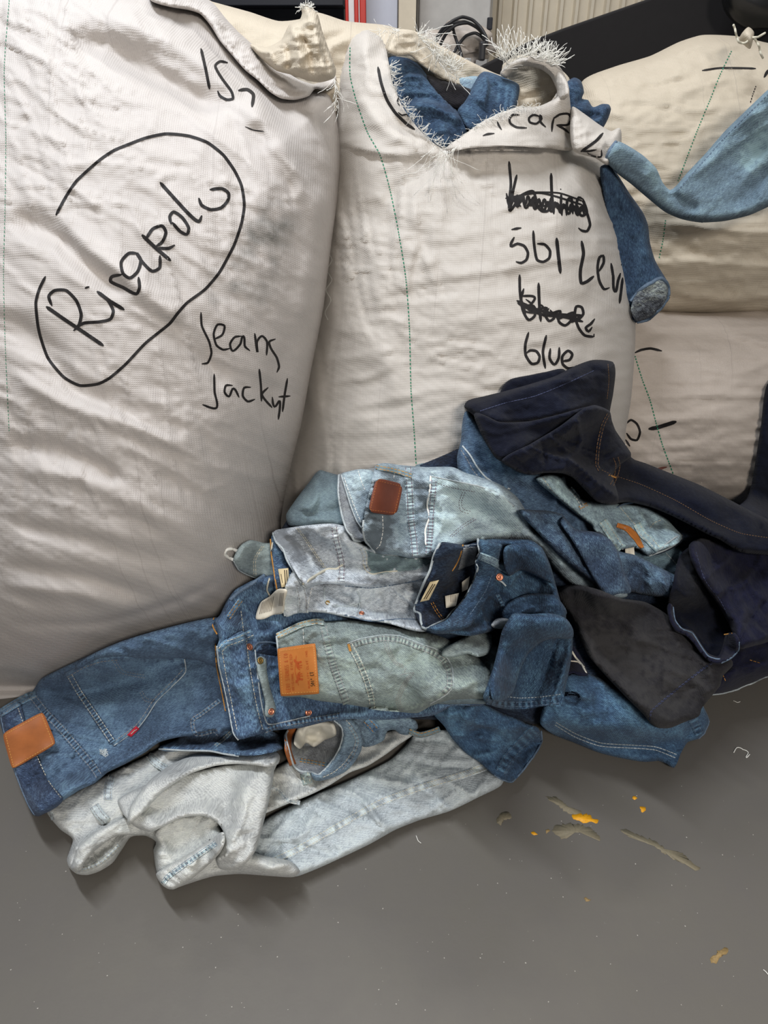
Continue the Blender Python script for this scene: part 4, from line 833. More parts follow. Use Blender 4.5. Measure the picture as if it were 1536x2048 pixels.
qs = cloth('seat', body, dJ7, gI, T=.05, ew=48, clear=.008, nz=.005, nsc=45, nang=-35, seed=72, ang=-30,
           folds=[('s', [(560, 1520), (500, 1525), (420, 1530), (350, 1565), (310, 1600), (290, 1625)], .026, 30),
                  ('r', [(180, 1640), (230, 1600), (300, 1600), (350, 1610)], .010, 24), ('v', [(245, 1650), (300, 1640), (360, 1560), (420, 1540)], .008, 14),
                  ('s', [(306, 1690), (322, 1655), (360, 1636), (405, 1630), (435, 1645), (440, 1668), (425, 1680)], .034, 34, 'full'),
                  ('r', [(440, 1650), (430, 1700), (380, 1745), (340, 1770)], .020, 14), ('v', [(330, 1700), (370, 1680), (415, 1668)], .016, 18),
                  ('r', [(500, 1540), (490, 1600), (470, 1680), (450, 1730)], .018, 20), ('v', [(470, 1560), (450, 1620), (440, 1680)], .014, 12), ('v', [(525, 1600), (500, 1650), (490, 1690)], .010, 12),
                  ('r', [(440, 1740), (500, 1725), (580, 1740)], .014, 16), ('s', [(146, 1720), (160, 1690), (195, 1665), (220, 1650), (250, 1655)], .024, 20), ('r', [(150, 1735), (190, 1730), (230, 1695), (255, 1670)], .014, 9), ('v', [(165, 1715), (200, 1700), (230, 1680)], .016, 10),
                  ('r', [(200, 1625), (215, 1640), (245, 1648)], .010, 8)])
cloth('leg', [(146, 1722), (158, 1692), (190, 1664), (220, 1648), (262, 1632), (310, 1650), (300, 1668), (262, 1670), (232, 1672), (196, 1696), (172, 1720), (160, 1744), (142, 1738)], dJ7, gI, T=.022, ew=14, rs=3, clear=.006, nz=.002, nsc=20, seed=173, sp_=4.5)
cloth('leg', [(236, 1600), (290, 1570), (360, 1548), (430, 1534), (500, 1522), (545, 1512), (546, 1560), (536, 1610), (526, 1650), (512, 1700), (480, 1736), (440, 1738), (432, 1716), (444, 1690), (446, 1662), (430, 1642), (404, 1632), (362, 1636), (330, 1652), (300, 1664), (268, 1652), (246, 1628)], dJ7, gI, T=.030, ew=20, rs=3, clear=.014, nz=.004, nsc=40, nang=-40, seed=174, sp_=4.5,
      folds=[('r', [(505, 1545), (490, 1600), (478, 1660), (455, 1715)], .014, 16), ('v', [(470, 1560), (455, 1620), (448, 1660)], .012, 12), ('r', [(260, 1625), (330, 1590), (420, 1600)], .010, 24), ('v', [(300, 1650), (360, 1600), (440, 1560)], .008, 14)])
rb_ = cloth('leg', [(446, 1664), (450, 1684), (440, 1706), (412, 1734), (380, 1760), (346, 1779), (324, 1770), (312, 1748), (326, 1738), (352, 1722), (386, 1702), (420, 1680)], dJ7, gI, T=.020, ew=12, rs=2, clear=.006, nz=.002, nsc=20, seed=175, sp_=4)
roll = cloth('rolled_hem', [(300, 1560), (340, 1530), (390, 1510), (440, 1512), (480, 1508), (520, 1502), (548, 1500), (560, 1512), (556, 1528), (535, 1534), (510, 1530), (470, 1528), (430, 1532), (380, 1548), (330, 1580), (300, 1610), (270, 1640), (255, 1650), (262, 1610)], dJ7, gI, T=.024, ew=14, rs=3, nz=.003, nsc=20, seed=73, sp_=4.5, folds=[('v', [(350, 1550), (400, 1525), (470, 1520)], .006, 6), ('v', [(530, 1505), (545, 1515), (535, 1528)], .010, 4)])
seam([rb_, qs], [(432, 1686), (395, 1712), (360, 1736), (334, 1756), (326, 1768)], 11, dJ5, M['white_thread'], .9, 9)
seam(qs, [(150, 1742), (180, 1735), (210, 1718), (238, 1690)], 10, dJ7b, M['cream_thread'], .9, 9)
seam(qs, [(110, 1598), (100, 1612), (106, 1640)], 8, dJ7b, M['grey_thread'], .5, 9)
seam(qs, [(222, 1552), (216, 1580), (216, 1600)], 17, dJ7b, M['grey_thread'], .8, 9)
loop(qs, [(188, 1612), (200, 1630), (214, 1644)], 20, dJ7b, M['grey_thread'], .012)
loop(qs, [(296, 1510), (315, 1528), (332, 1538)], 16, dJ7b, M['grey_thread'], .006)
# ---- blue fragment with a pale waist edge between the two
g = jeans('worn blue jeans squeezed flat between ice grey jeans and leftmost blue jeans')
q = cloth('waistband', [(318, 1498), (350, 1480), (400, 1440), (480, 1440), (560, 1470), (575, 1490), (545, 1505), (500, 1512), (460, 1510), (420, 1504), (370, 1502)], dJ2, g, T=.022, ew=24, clear=.008, rs=3, nz=.005, nsc=22, seed=74, folds=[('v', [(440, 1470), (455, 1488), (480, 1500)], .006, 6)])
cord(q, [(318, 1498), (370, 1501), (420, 1502), (450, 1508), (478, 1512)], .0018, M['edge'])
loop(q, [(430, 1492), (447, 1478), (462, 1464)], 8, dJ2, M['cream_thread'], .006)
# ---- ring waist on the floor
g = jeans('faded blue jeans with an open ring waist and white pocket lining, on the floor')
q = cloth('leg', [(690, 1445), (720, 1430), (780, 1425), (830, 1440), (836, 1456), (815, 1470), (800, 1468), (790, 1460), (775, 1462), (768, 1480), (750, 1490), (728, 1494), (710, 1480)], dJ8, g, T=.03, ew=24, clear=.008, nz=.006, nsc=26, seed=75, folds=[('v', [(745, 1450), (752, 1470), (745, 1488)], .010, 6), ('v', [(770, 1445), (785, 1455), (800, 1460)], .008, 6)])
loop(q, [(732, 1440), (744, 1452), (752, 1462)], 20, dJ2, M['gold'], .006)
loop(q, [(818, 1462), (840, 1470), (865, 1464), (880, 1458)], 12, dJ9, M['gold'], .010)
lin = cloth('lining', [(568, 1470), (578, 1458), (600, 1445), (650, 1436), (690, 1440), (700, 1465), (690, 1500), (665, 1530), (640, 1552), (618, 1556), (598, 1546), (584, 1530), (572, 1500)], dIn, g, T=.012, ew=14, clear=.006, nz=.005, nsc=20, seed=76, folds=[('v', [(610, 1500), (640, 1505), (670, 1490)], .012, 16)])
drape('waist_facing', lin, ribbon_grid([(594, 1446), (578, 1470), (576, 1500), (586, 1530)], 14, 4), .002, M['tan'], g)
pk = cloth('pocket_bag', [(590, 1470), (598, 1452), (622, 1444), (650, 1442), (668, 1448), (672, 1470), (650, 1480), (628, 1494), (612, 1486), (600, 1498), (588, 1488)], M['pocketbag'], g, T=.018, ew=12, rs=2, clear=.006, nz=.004, nsc=14, seed=77, sp_=4, folds=[('s', [(612, 1450), (608, 1475), (622, 1490)], .012, 9), ('v', [(640, 1450), (636, 1470)], .008, 5)])
seam(lin, [(600, 1520), (630, 1525), (655, 1530)], 9, dJ9, M['gold'], .5, 8)
band = cloth('waistband', [(664, 1440), (680, 1432), (700, 1436), (718, 1452), (726, 1476), (722, 1502), (708, 1526), (690, 1544), (664, 1556), (640, 1562), (628, 1560), (622, 1545), (634, 1548), (650, 1536), (668, 1516), (680, 1494), (686, 1470), (680, 1452)], dJ8, g, T=.024, ew=12, rs=2, clear=.010, nz=.003, nsc=20, seed=78, sp_=4)
cord([band, lin], [(668, 1440), (684, 1455), (686, 1472), (680, 1495), (668, 1517), (652, 1537), (636, 1550), (624, 1545), (600, 1542), (588, 1532), (580, 1508), (574, 1485), (572, 1468), (580, 1456)], .0022, M['edge'], parent=g)
stitch(band, [[(692, 1440), (706, 1456), (712, 1478), (706, 1500), (690, 1524), (668, 1544), (645, 1555)]], M['cream_thread'])
seam(band, [(700, 1452), (714, 1480), (704, 1512), (682, 1538)], 9, dJ8, M['grey_thread'], .6, 8)
loop(band, [(610, 1546), (613, 1558), (616, 1568)], 20, dJ10, M['cream_thread'], .009)

# ---- leftmost blue jeans with tan patch
gA = jeans('leftmost blue jeans with plain tan leather patch and small red pocket tab')
oA = [(-2, 1428), (25, 1405), (62, 1386), (72, 1372), (82, 1358), (120, 1338), (180, 1310), (250, 1281), (340, 1256), (420, 1238), (460, 1240), (500, 1300), (520, 1400), (500, 1460), (450, 1462), (438, 1470), (425, 1462), (395, 1470), (360, 1474), (320, 1484), (290, 1505), (250, 1528), (215, 1545), (190, 1566), (160, 1580), (128, 1600), (100, 1618), (80, 1632), (66, 1630), (56, 1612), (40, 1575), (24, 1532), (10, 1480)]
qA = cloth('seat', oA, dJ1, gA, T=.07, ew=85, clear=.010, nz=.006, nsc=50, nang=-25, seed=80, ang=-28, flat=[(20, 1540, 60)],
           folds=[('s', [(440, 1310), (370, 1312), (290, 1318), (230, 1312), (180, 1312)], .026, 26), ('v', [(180, 1330), (260, 1318), (360, 1318), (430, 1330)], .012, 12), ('v', [(270, 1500), (300, 1480), (350, 1470), (390, 1440)], .010, 14),
                  ('r', [(380, 1370), (400, 1420), (380, 1450)], .010, 18), ('r', [(240, 1290), (330, 1270), (430, 1262)], .008, 14), ('v', [(300, 1290), (370, 1280), (430, 1286)], .006, 8), ('v', [(400, 1340), (430, 1380), (440, 1430)], .014, 12), ('r', [(130, 1400), (200, 1440), (300, 1400)], .010, 60)],
           fl=[([(170, 1360), (260, 1380), (360, 1360)], 45, .3), ([(110, 1540), (150, 1560)], 30, -.2)])
wbA = cloth('waistband', [(0, 1430), (28, 1408), (40, 1404), (52, 1450), (70, 1500), (95, 1560), (126, 1600), (80, 1632), (66, 1630), (56, 1612), (40, 1575), (24, 1532), (10, 1480)], D('denim_waist_dark', (50, 68, 100), .6, 1.7, slub=.4), gA, T=.008, ew=6, rs=2, clear=.002, nz=.0015, nsc=20, seed=81, sp_=4.5)
cord(wbA, [(2, 1434), (12, 1480), (26, 1530), (42, 1575), (58, 1612), (70, 1630)], .0016, M['edge_dark'])
stitch(wbA, [[(36, 1416), (50, 1455), (74, 1512), (96, 1560), (124, 1598)]], M['cream_thread'], 4, 2)
seam([qA, wbA], [(66, 1394), (90, 1424), (120, 1455), (150, 1490), (185, 1532), (200, 1555)], 19, dJ1, M['grey_thread'], 1.1, 7., .0022, parent=gA)
pkA = polypatch(qA, [(130, 1347), (165, 1328), (200, 1316), (250, 1312), (310, 1314), (368, 1315), (372, 1345), (345, 1372), (315, 1400), (290, 1440), (275, 1458), (250, 1475), (228, 1492), (215, 1480), (190, 1440), (160, 1398), (145, 1372)], dJ1, .0030, fadev=.25, ang=-28, parent=gA)
seam([pkA, qA], [(140, 1352), (158, 1384), (186, 1425), (206, 1455), (226, 1485)], 16, dJ1, M['cream_thread'], 1.1, 7., .0022, parent=gA, name='pocket_hem')
cord([pkA, qA], [(228, 1491), (250, 1476), (276, 1456), (292, 1436), (314, 1402), (345, 1372), (371, 1344), (369, 1318)], .0011, M['edge'], 'pocket_edge', parent=gA)
cord([pkA, qA], [(130, 1348), (165, 1328), (200, 1316)], .0011, M['edge_dark'], 'pocket_edge', parent=gA)
stitch(pkA, [off_line([(228, 1491), (250, 1476), (276, 1456), (292, 1436), (314, 1402), (345, 1372), (371, 1344)], -7), off_line([(130, 1348), (165, 1328), (200, 1316), (240, 1312)], 8)], M['grey_thread'])
stitch(pkA, [[(225, 1320), (240, 1345), (265, 1352), (290, 1356)], [(230, 1320), (245, 1340), (267, 1347), (290, 1350)], [(280, 1385), (290, 1402), (308, 1405)], [(284, 1382), (294, 1397), (310, 1399)]], M['grey_thread'], 3, 2, 1.)
rt = drape('red_tab', [pkA, qA], quadgrid([(254, 1470), (272, 1452), (279, 1458), (262, 1474)], 6, 4), .004, M['red'], gA); rt['label'] = 'small red fabric tab'
joined('tab_print', surf_of(rt), [ribbon_grid([(262, 1468), (270, 1460)], 1.6, 2)], .0006, M['label'], rt)
patch([wbA, qA], [(4, 1467), (86, 1422), (113, 1488), (24, 1540)], M['tan'], M['gold'], .0035, lab='plain worn tan leather patch', parent=gA)
loop([wbA, qA], [(-2, 1428), (30, 1408), (60, 1392), (72, 1390)], 16, dJ1, M['grey_thread'], .005, parent=gA)
joined('worn_hole', qA, [ribbon_grid([(200+random.uniform(-1, 14), 1498+random.uniform(-2, 12)), (206+random.uniform(-4, 12), 1504+random.uniform(-6, 10))], 1.6, 2) for _ in range(22)], .0012, M['edge'], gA)
seam(qA, [(438, 1470), (430, 1462), (392, 1468), (385, 1440), (400, 1430), (440, 1400)], 10, dJ1, M['grey_thread'], .7, 8.)

lgA = cloth('leg', [(150, 1338), (185, 1308), (250, 1280), (340, 1254), (420, 1236), (462, 1240), (470, 1330), (436, 1336), (400, 1322), (350, 1316), (290, 1318), (235, 1312), (190, 1318)], dJ1, gA, T=.03, ew=22, clear=.006, rs=3, nz=.004, nsc=40, nang=-12, seed=180, ang=-15, folds=[('v', [(280, 1292), (350, 1280), (430, 1286)], .006, 7), ('r', [(300, 1302), (370, 1300), (440, 1312)], .006, 9)])
# ---- worn blue jeans with button fly
gB = jeans('worn blue jeans with button fly and copper rivets, under orange patch jeans')
qt = cloth('leg', [(868, 1430), (862, 1412), (880, 1404), (905, 1398), (950, 1400), (1000, 1424), (1040, 1440), (1052, 1447), (1077, 1456), (1084, 1482), (1078, 1500), (1050, 1535), (1030, 1560), (1018, 1566), (989, 1552), (960, 1525), (934, 1508), (905, 1478), (888, 1452)], dJ17, gB, T=.04, ew=34, clear=.02, nz=.006, nsc=30, nang=-40, seed=82, ang=45, flat=[(1055, 1520, 45)],
           folds=[('s', [(1000, 1460), (960, 1448), (915, 1432), (876, 1430)], .020, 20), ('v', [(905, 1440), (960, 1460), (1010, 1462)], .010, 10), ('r', [(1010, 1480), (1030, 1462), (1050, 1452)], .008, 8)])
seam(qt, [(1072, 1458), (1040, 1490), (1015, 1520), (1000, 1546)], 26, dJ17, M['edge_dark'], .4, 15., .0014, name='hem')
cord(qt, [(1083, 1462), (1084, 1484), (1066, 1514), (1040, 1548), (1022, 1564), (1002, 1558), (989, 1550)], .0018, M['edge_dark'], jit=.8)
oB = [(430, 1242), (440, 1230), (452, 1205), (470, 1180), (500, 1163), (530, 1152), (600, 1150), (680, 1230), (860, 1300), (960, 1395), (975, 1402), (960, 1412), (905, 1412), (870, 1430), (820, 1436), (760, 1440), (700, 1438), (650, 1444), (600, 1456), (540, 1462), (500, 1474), (476, 1479), (466, 1468), (456, 1420), (446, 1370), (436, 1330), (432, 1300), (438, 1280)]
qB2 = cloth('seat', oB, dJ2, gB, T=.055, ew=40, clear=.02, nz=.010, nsc=36, nang=-10, seed=83, ang=80, flat=[(448, 1380, 95)],
            folds=[('s', [(452, 1208), (500, 1185), (540, 1160)], .014, 12), ('v', [(470, 1240), (490, 1200), (530, 1170)], .008, 10), ('r', [(535, 1460), (600, 1440), (700, 1425)], .012, 12), ('v', [(560, 1440), (640, 1428), (700, 1418)], .010, 8), ('v', [(520, 1290), (545, 1285), (560, 1300)], .012, 9), ('s', [(500, 1300), (520, 1268), (560, 1262)], .006, 10)])
wbB = cloth('waistband', [(434, 1292), (446, 1284), (470, 1268), (488, 1262), (494, 1300), (500, 1350), (508, 1400), (518, 1440), (524, 1464), (500, 1474), (476, 1479), (466, 1468), (456, 1420), (446, 1370), (436, 1330)], dJ2, gB, T=.008, ew=6, rs=2, clear=.003, nz=.003, nsc=20, seed=84, sp_=4.5, ang=80)
cord([wbB, qB2], [(434, 1292), (438, 1330), (448, 1372), (458, 1420), (467, 1466), (477, 1480)], .0016, M['edge'], parent=gB)
cord([wbB, qB2], [(431, 1286), (433, 1330), (442, 1376), (451, 1422)], .0014, M['gold'], 'inner_edge', parent=gB, lift=.0004)
cord([qB2], [(428, 1236), (424, 1246), (428, 1258), (434, 1268)], .0014, M['gold'], 'inner_edge', parent=gB)
stitch([wbB, qB2], [[(444, 1300), (452, 1350), (462, 1400), (474, 1460)], [(492, 1266), (496, 1310), (504, 1360), (514, 1415), (526, 1460)], [(482, 1222), (487, 1262)]], M['cream_thread'], parent=gB)
seam([qB2], [(530, 1462), (560, 1450), (620, 1440), (680, 1430)], 12, dJ2, M['grey_thread'], .8, 8.)
cord([qB2], [(510, 1300), (514, 1340), (520, 1390), (528, 1430), (536, 1448), (560, 1446), (620, 1432)], .0014, M['edge'], 'fly_edge', parent=gB)
drape('pocket_opening_shade', [wbB, qB2], quadgrid([(512, 1306), (524, 1290), (558, 1290), (554, 1312)], 6, 6), .001, dInD, gB)  # dark sheet painted in for the shade inside the pocket mouth
fly = cloth('button_fly', [(514, 1316), (522, 1312), (532, 1318), (534, 1345), (540, 1375), (548, 1400), (552, 1420), (545, 1434), (530, 1432), (530, 1405), (522, 1370), (514, 1340)], dJ10, gB, T=.010, ew=8, rs=2, clear=.003, nz=.003, nsc=12, seed=85, sp_=4)
for p, mm in (((519, 1322), 'brass'), ((541, 1423), 'copper')): rivet([fly, qB2], p, 7, M[mm], gB, 'button', .003)
for p in ((498, 1295), (618, 1425)): rivet([qB2, wbB], p, 7.5, M['copper'], gB, 'rivet', .002)
loop([wbB, qB2], [(441, 1300), (452, 1288), (475, 1280), (505, 1266)], 17, dJ2, M['cream_thread'], .008, parent=gB)
cord([qB2], [(504, 1300), (516, 1286), (540, 1284), (558, 1288)], .0022, M['edge_dark'], 'pocket_edge', parent=gB)
loop([qB2], [(457, 1236), (470, 1216), (482, 1200)], 12, dJ2, M['gold'], .006)
cord([qB2], [(460, 1200), (478, 1184), (500, 1170), (530, 1150)], .0035, M['edge_dark'], 'rolled_edge', parent=gB, lift=.004)

# ---- grey-green jeans with orange patch
gG = jeans('grey green jeans with orange stamped leather patch and stitched back pocket')
cloth('leg', [(840, 1290), (900, 1284), (990, 1290), (1020, 1330), (1000, 1400), (930, 1408), (860, 1400)], dJ9, gG, T=.03, ew=30, clear=.010, nz=.004, nsc=36, seed=86, folds=[('s', [(880, 1318), (940, 1322), (985, 1326)], .006, 12)])
oG = [(552, 1272), (558, 1264), (580, 1254), (610, 1246), (645, 1240), (652, 1243), (700, 1240), (780, 1252), (850, 1264), (890, 1276), (930, 1300), (960, 1318), (980, 1345), (985, 1380), (975, 1396), (940, 1398), (900, 1400), (862, 1412), (835, 1426), (800, 1424), (740, 1416), (690, 1408), (640, 1402), (600, 1394), (564, 1392), (560, 1350), (556, 1310)]
qG = cloth('seat', oG, dJ3, gG, T=.075, ew=80, clear=.012, nz=.005, nsc=44, nang=10, seed=87, ang=8, flat=[(556, 1320, 60)],
           folds=[('v', [(900, 1310), (880, 1360), (850, 1400)], .006, 14), ('r', [(915, 1390), (940, 1350), (980, 1330)], .008, 16), ('v', [(960, 1300), (930, 1330), (900, 1300)], .012, 12), ('r', [(700, 1260), (780, 1300), (860, 1290)], .005, 20)],
           fl=[([(690, 1330), (760, 1350), (840, 1350)], 40, .2), ([(640, 1260), (700, 1262), (800, 1275)], 14, -.3)])
stitch(qG, [[(606, 1258), (608, 1290), (614, 1340), (616, 1390)]], M['white_thread'], parent=gG)
cord(qG, [(553, 1272), (557, 1310), (561, 1350), (565, 1392)], .0018, M['edge'])
seam(qG, [(647, 1252), (655, 1290), (668, 1335), (682, 1375), (694, 1408)], 17, dJ3, M['grey_thread'], 1.2, 7., .0022)
pkG = polypatch(qG, [(694, 1286), (720, 1278), (765, 1270), (800, 1272), (840, 1288), (875, 1300), (892, 1315), (903, 1330), (906, 1370), (892, 1390), (855, 1412), (800, 1424), (740, 1418), (745, 1390), (730, 1350), (715, 1318)], dJ3, .003, parent=gG, fadev=.2, ang=8)
seam([pkG, qG], [(700, 1290), (716, 1320), (732, 1358), (742, 1392), (745, 1418)], 15, dJ3, M['cream_thread'], 1.2, 7., .0022, name='pocket_hem', parent=gG)
seam([pkG, qG], [(700, 1292), (730, 1283), (765, 1277), (800, 1280), (838, 1294), (868, 1306), (888, 1322), (898, 1345), (898, 1372), (885, 1388)], 13, dJ3, M['grey_thread'], 1.1, 8., .0016, name='pocket_seam', parent=gG)
cord([pkG, qG], [(694, 1287), (720, 1278), (765, 1270), (800, 1272), (840, 1287), (876, 1300), (894, 1316), (904, 1334), (906, 1370), (894, 1388), (860, 1408)], .0010, M['edge'], 'pocket_edge', parent=gG)
tr = joined('bar_tack', [pkG, qG], dashes([(697, 1288), (701, 1303)], 14, 1, 5), .0042, M['gold'], gG)
for k in range(3):
    stitch(pkG, [[(765+k*4, 1272), (772+k*4, 1300-k), (790+k*2, 1328-k*2), (808, 1336-k*3)], [(828-k*4, 1346+k), (812-k*4, 1370), (800-k*4, 1400), (806-k*4, 1422)]], M['grey_thread'], 3, 1, 1.1)
stitch(pkG, [[(800, 1350), (815, 1346), (830, 1345)], [(812, 1336), (808, 1344)]], M['grey_thread'], 3, 1, 1.1)
loop(qG, [(554, 1272), (575, 1262), (600, 1250), (630, 1243), (648, 1244)], 12, dJ10, M['gold'], .009)
cP = [(554, 1297), (631, 1286), (639, 1388), (561, 1393)]
pG = patch(qG, cP, M['orange'], M['gold'], .0035, .02, lab='stamped orange leather patch')
def on_patch(c, u, v):
    a, b, c_, d = [np.array(p, float) for p in c]; return (a*(1-u)+b*u)*(1-v)+(d*(1-u)+c_*u)*v
def vtext(q, s, c, u0, v0, v1, h, mat, parent, lift=.0045, name='stamped_text', wd=1.0):
    """letters run up the patch (from v1 to v0), drawn as stroked capitals"""
    GL = {'L': [[(0, 1), (0, 0), (.8, 0)]], 'E': [[(.8, 1), (0, 1), (0, 0), (.8, 0)], [(0, .5), (.6, .5)]], 'V': [[(0, 1), (.4, 0), (.8, 1)]], 'I': [[(.4, 1), (.4, 0)]], 'S': [[(.8, .9), (.1, 1), (.1, .55), (.8, .45), (.7, 0), (0, .1)]], 'T': [[(0, 1), (.8, 1)], [(.4, 1), (.4, 0)]], 'R': [[(0, 0), (0, 1), (.7, .95), (.7, .55), (0, .5), (.8, 0)]], 'A': [[(0, 0), (.4, 1), (.8, 0)], [(.2, .4), (.6, .4)]], 'U': [[(0, 1), (0, .1), (.4, 0), (.8, .1), (.8, 1)]], '&': [[(.8, 0), (.1, .8), (.5, 1), (.5, .7), (0, .2), (.4, 0), (.8, .4)]], 'C': [[(.8, .9), (.2, 1), (0, .5), (.2, 0), (.8, .1)]], 'O': [[(.4, 1), (0, .5), (.4, 0), (.8, .5), (.4, 1)]], 'D': [[(0, 0), (0, 1), (.8, .5), (0, 0)]], 'G': [[(.8, .9), (.2, 1), (0, .5), (.2, 0), (.8, .1), (.8, .5), (.5, .5)]], 'N': [[(0, 0), (0, 1), (.8, 0), (.8, 1)]], '5': [[(.8, 1), (.1, 1), (.1, .6), (.7, .6), (.8, .2), (.4, 0), (0, .1)]], '0': [[(.4, 1), (0, .5), (.4, 0), (.8, .5), (.4, 1)]], '1': [[(.4, 1), (.4, 0)]], "'": [[(.4, 1), (.4, .8)]], '®': [[(.4, 1), (.2, .8), (.4, .6), (.6, .8), (.4, 1)]], 'Q': [[(.4, 1), (0, .5), (.4, 0), (.8, .5), (.4, 1)], [(.5, .3), (.8, 0)]], 'Y': [[(0, 1), (.4, .5), (.8, 1)], [(.4, .5), (.4, 0)]], '.': [[(.3, 0), (.4, .1)]]}
    gs = []; n = len(s); 
    for i, ch in enumerate(s):
        for stl in GL.get(ch, []):
            L = [on_patch(c, u0-y*h+h, v1+(v0-v1)*(i+.1+x*.8)/n) for x, y in stl]
            gs.append(ribbon_grid([tuple(p) for p in L], wd, 2, 2.))
    return joined(name, q, gs, lift, mat, parent)
spG = surf_of(pG); sl = 'LEVI STRAUSS & CO'
vtext(spG, sl, cP, .16, .12, .92, .10, M['emboss'], pG, lift=.0006, name='maker_stamp')
vtext(spG, 'ORIGINAL RIVETED', cP, .31, .14, .90, .06, M['emboss'], pG, lift=.0006, name='arched_stamp', wd=.9)
vtext(spG, '501® CT', cP, .80, .55, .84, .09, M['blackprint'], pG, lift=.0006, name='model_number', wd=1.3)
vtext(spG, 'QUALITY CLOTHING', cP, .72, .12, .88, .05, M['emboss'], pG, lift=.0006, name='lower_stamp', wd=.9)
def horse(v0, fl):
    f = lambda u, v: tuple(on_patch(cP, u, v0+v*fl)); gs = []
    for L, wdt in (([f(.50, 0), f(.50, .10)], 6), ([f(.50, .10), f(.42, .14)], 4), ([f(.42, .14), f(.44, .17)], 3), ([f(.50, 0), f(.60, -.01)], 2), ([f(.51, .03), f(.61, .04)], 2), ([f(.51, .08), f(.61, .10)], 2), ([f(.50, .1), f(.60, .12)], 2), ([f(.48, -.01), f(.55, -.05)], 2)): gs.append(ribbon_grid(L, wdt, 3, 1.5))
    return gs
joined('horse_emblem', spG, horse(.58, 1)+horse(.44, -1)+[ribbon_grid([tuple(on_patch(cP, .42+.1*abs(v-.5)*2, v)) for v in (.2, .35, .5, .65, .8)], 1.2, 2, 2)], .0005, M['emboss'], pG)
# ---- pale teal tuft between
g = jeans('pale teal pocket cloth bunched up beside grey green jeans')
cloth('pocket_bag', [(884, 1312), (886, 1300), (900, 1290), (925, 1276), (950, 1262), (975, 1256), (984, 1270), (984, 1292), (976, 1308), (955, 1314), (935, 1308), (910, 1314)], dJ10, g, T=.03, ew=18, clear=.008, rs=3, nz=.005, nsc=16, seed=88, sp_=4, folds=[('s', [(925, 1282), (950, 1290), (972, 1294)], .010, 10), ('v', [(905, 1300), (925, 1290), (930, 1305)], .008, 6)])
# ---- blue jeans under the navy pair
gE = jeans('blue jeans with a curved front pocket edge, pinned under the darkest navy jeans')
qE = cloth('leg', [(932, 822), (950, 836), (970, 850), (990, 880), (1015, 905), (1040, 925), (1080, 945), (1120, 965), (1160, 1005), (1200, 1050), (1200, 1110), (1120, 1090), (1060, 1040), (990, 1000), (940, 975), (918, 950), (914, 915), (922, 880), (924, 850)], dJ13, gE, T=.05, ew=36, clear=.012, nz=.006, nsc=36, nang=40, seed=89,
           folds=[('r', [(940, 850), (970, 890), (1010, 930), (1080, 970), (1150, 1020)], .012, 16), ('v', [(1010, 960), (1060, 980), (1110, 1010)], .014, 12)])
cord(qE, [(925, 892), (940, 910), (955, 935), (972, 955), (1000, 972), (1020, 978)], .0016, M['edge'], 'pocket_edge')
stitch(qE, [[(922, 900), (936, 922), (950, 946), (975, 968)]], M['grey_thread'])
# ---- pale jeans folded over, with labels
gD = jeans('very pale jeans with folded waist, cream size label and white care tag')
lD = cloth('lining', [(543, 1072), (550, 1064), (570, 1070), (600, 1110), (605, 1150), (580, 1186), (562, 1190), (552, 1184), (546, 1150), (541, 1110)], dJ2, gD, T=.008, ew=8, clear=.008, rs=3, nz=.003, nsc=20, seed=90, sp_=4)
cord(lD, [(541, 1078), (543, 1110), (549, 1150), (554, 1180)], .0014, M['gold'], 'inner_edge')
pt = drape('size_label', lD, quadgrid([(556, 1138), (577, 1136), (578, 1172), (563, 1175)], 5, 5), .0016, M['creamlabel'], gD, smooth=12)
joined('label_print', surf_of(pt), [ribbon_grid([(569+k*4, 1140), (571+k*4, 1170)], 1.8, 2) for k in (0, 1)]+[ribbon_grid([(562, 1148), (565, 1166)], 1.2, 2)], .0006, M['blackprint'], pt)
lowD = cloth('front_leg', [(566, 1202), (570, 1175), (580, 1150), (592, 1138), (612, 1160), (660, 1150), (760, 1150), (860, 1150), (900, 1180), (880, 1240), (850, 1263), (820, 1260), (780, 1248), (730, 1240), (690, 1234), (650, 1226), (612, 1224), (590, 1228), (572, 1234), (567, 1222)], dJ4, gD, T=.035, ew=30, clear=.010, rs=3, nz=.005, nsc=26, seed=91, sp_=4.5, ang=5, flat=[(568, 1200, 30)],
             folds=[('v', [(640, 1188), (680, 1196), (710, 1196)], .008, 10), ('s', [(715, 1212), (680, 1208), (655, 1200), (648, 1180)], .008, 10), ('r', [(680, 1222), (760, 1235), (840, 1250)], .008, 10), ('v', [(700, 1232), (760, 1222), (840, 1225)], .008, 8), ('r', [(740, 1200), (800, 1195), (850, 1190)], .008, 14)])
cord(lowD, [(592, 1142), (580, 1158), (570, 1190), (566, 1215), (570, 1232)], .0018, M['edge'])
stitch(lowD, [[(624, 1176), (618, 1200), (614, 1226)]], M['white_thread']); seam(lowD, [(600, 1172), (606, 1200), (606, 1226)], 22, dJ4, None or M['grey_thread'], .9, 12, .001, tick=False)
cord(lowD, [(650, 1174), (648, 1190), (652, 1204), (672, 1212), (700, 1212), (716, 1208)], .0018, M['edge'], 'pocket_edge')
cord(lowD, [(712, 1178), (720, 1196), (718, 1216), (712, 1230)], .0016, M['edge'], 'pocket_edge')
rivet(lowD, (656, 1205), 4.5, M['brass'], gD, 'rivet'); rivet(lowD, (723, 1228), 5.5, M['copper'], gD, 'rivet')
cord(lowD, [(690, 1230), (740, 1242), (800, 1238), (850, 1240)], .0012, M['edge_dark'], 'side_seam')
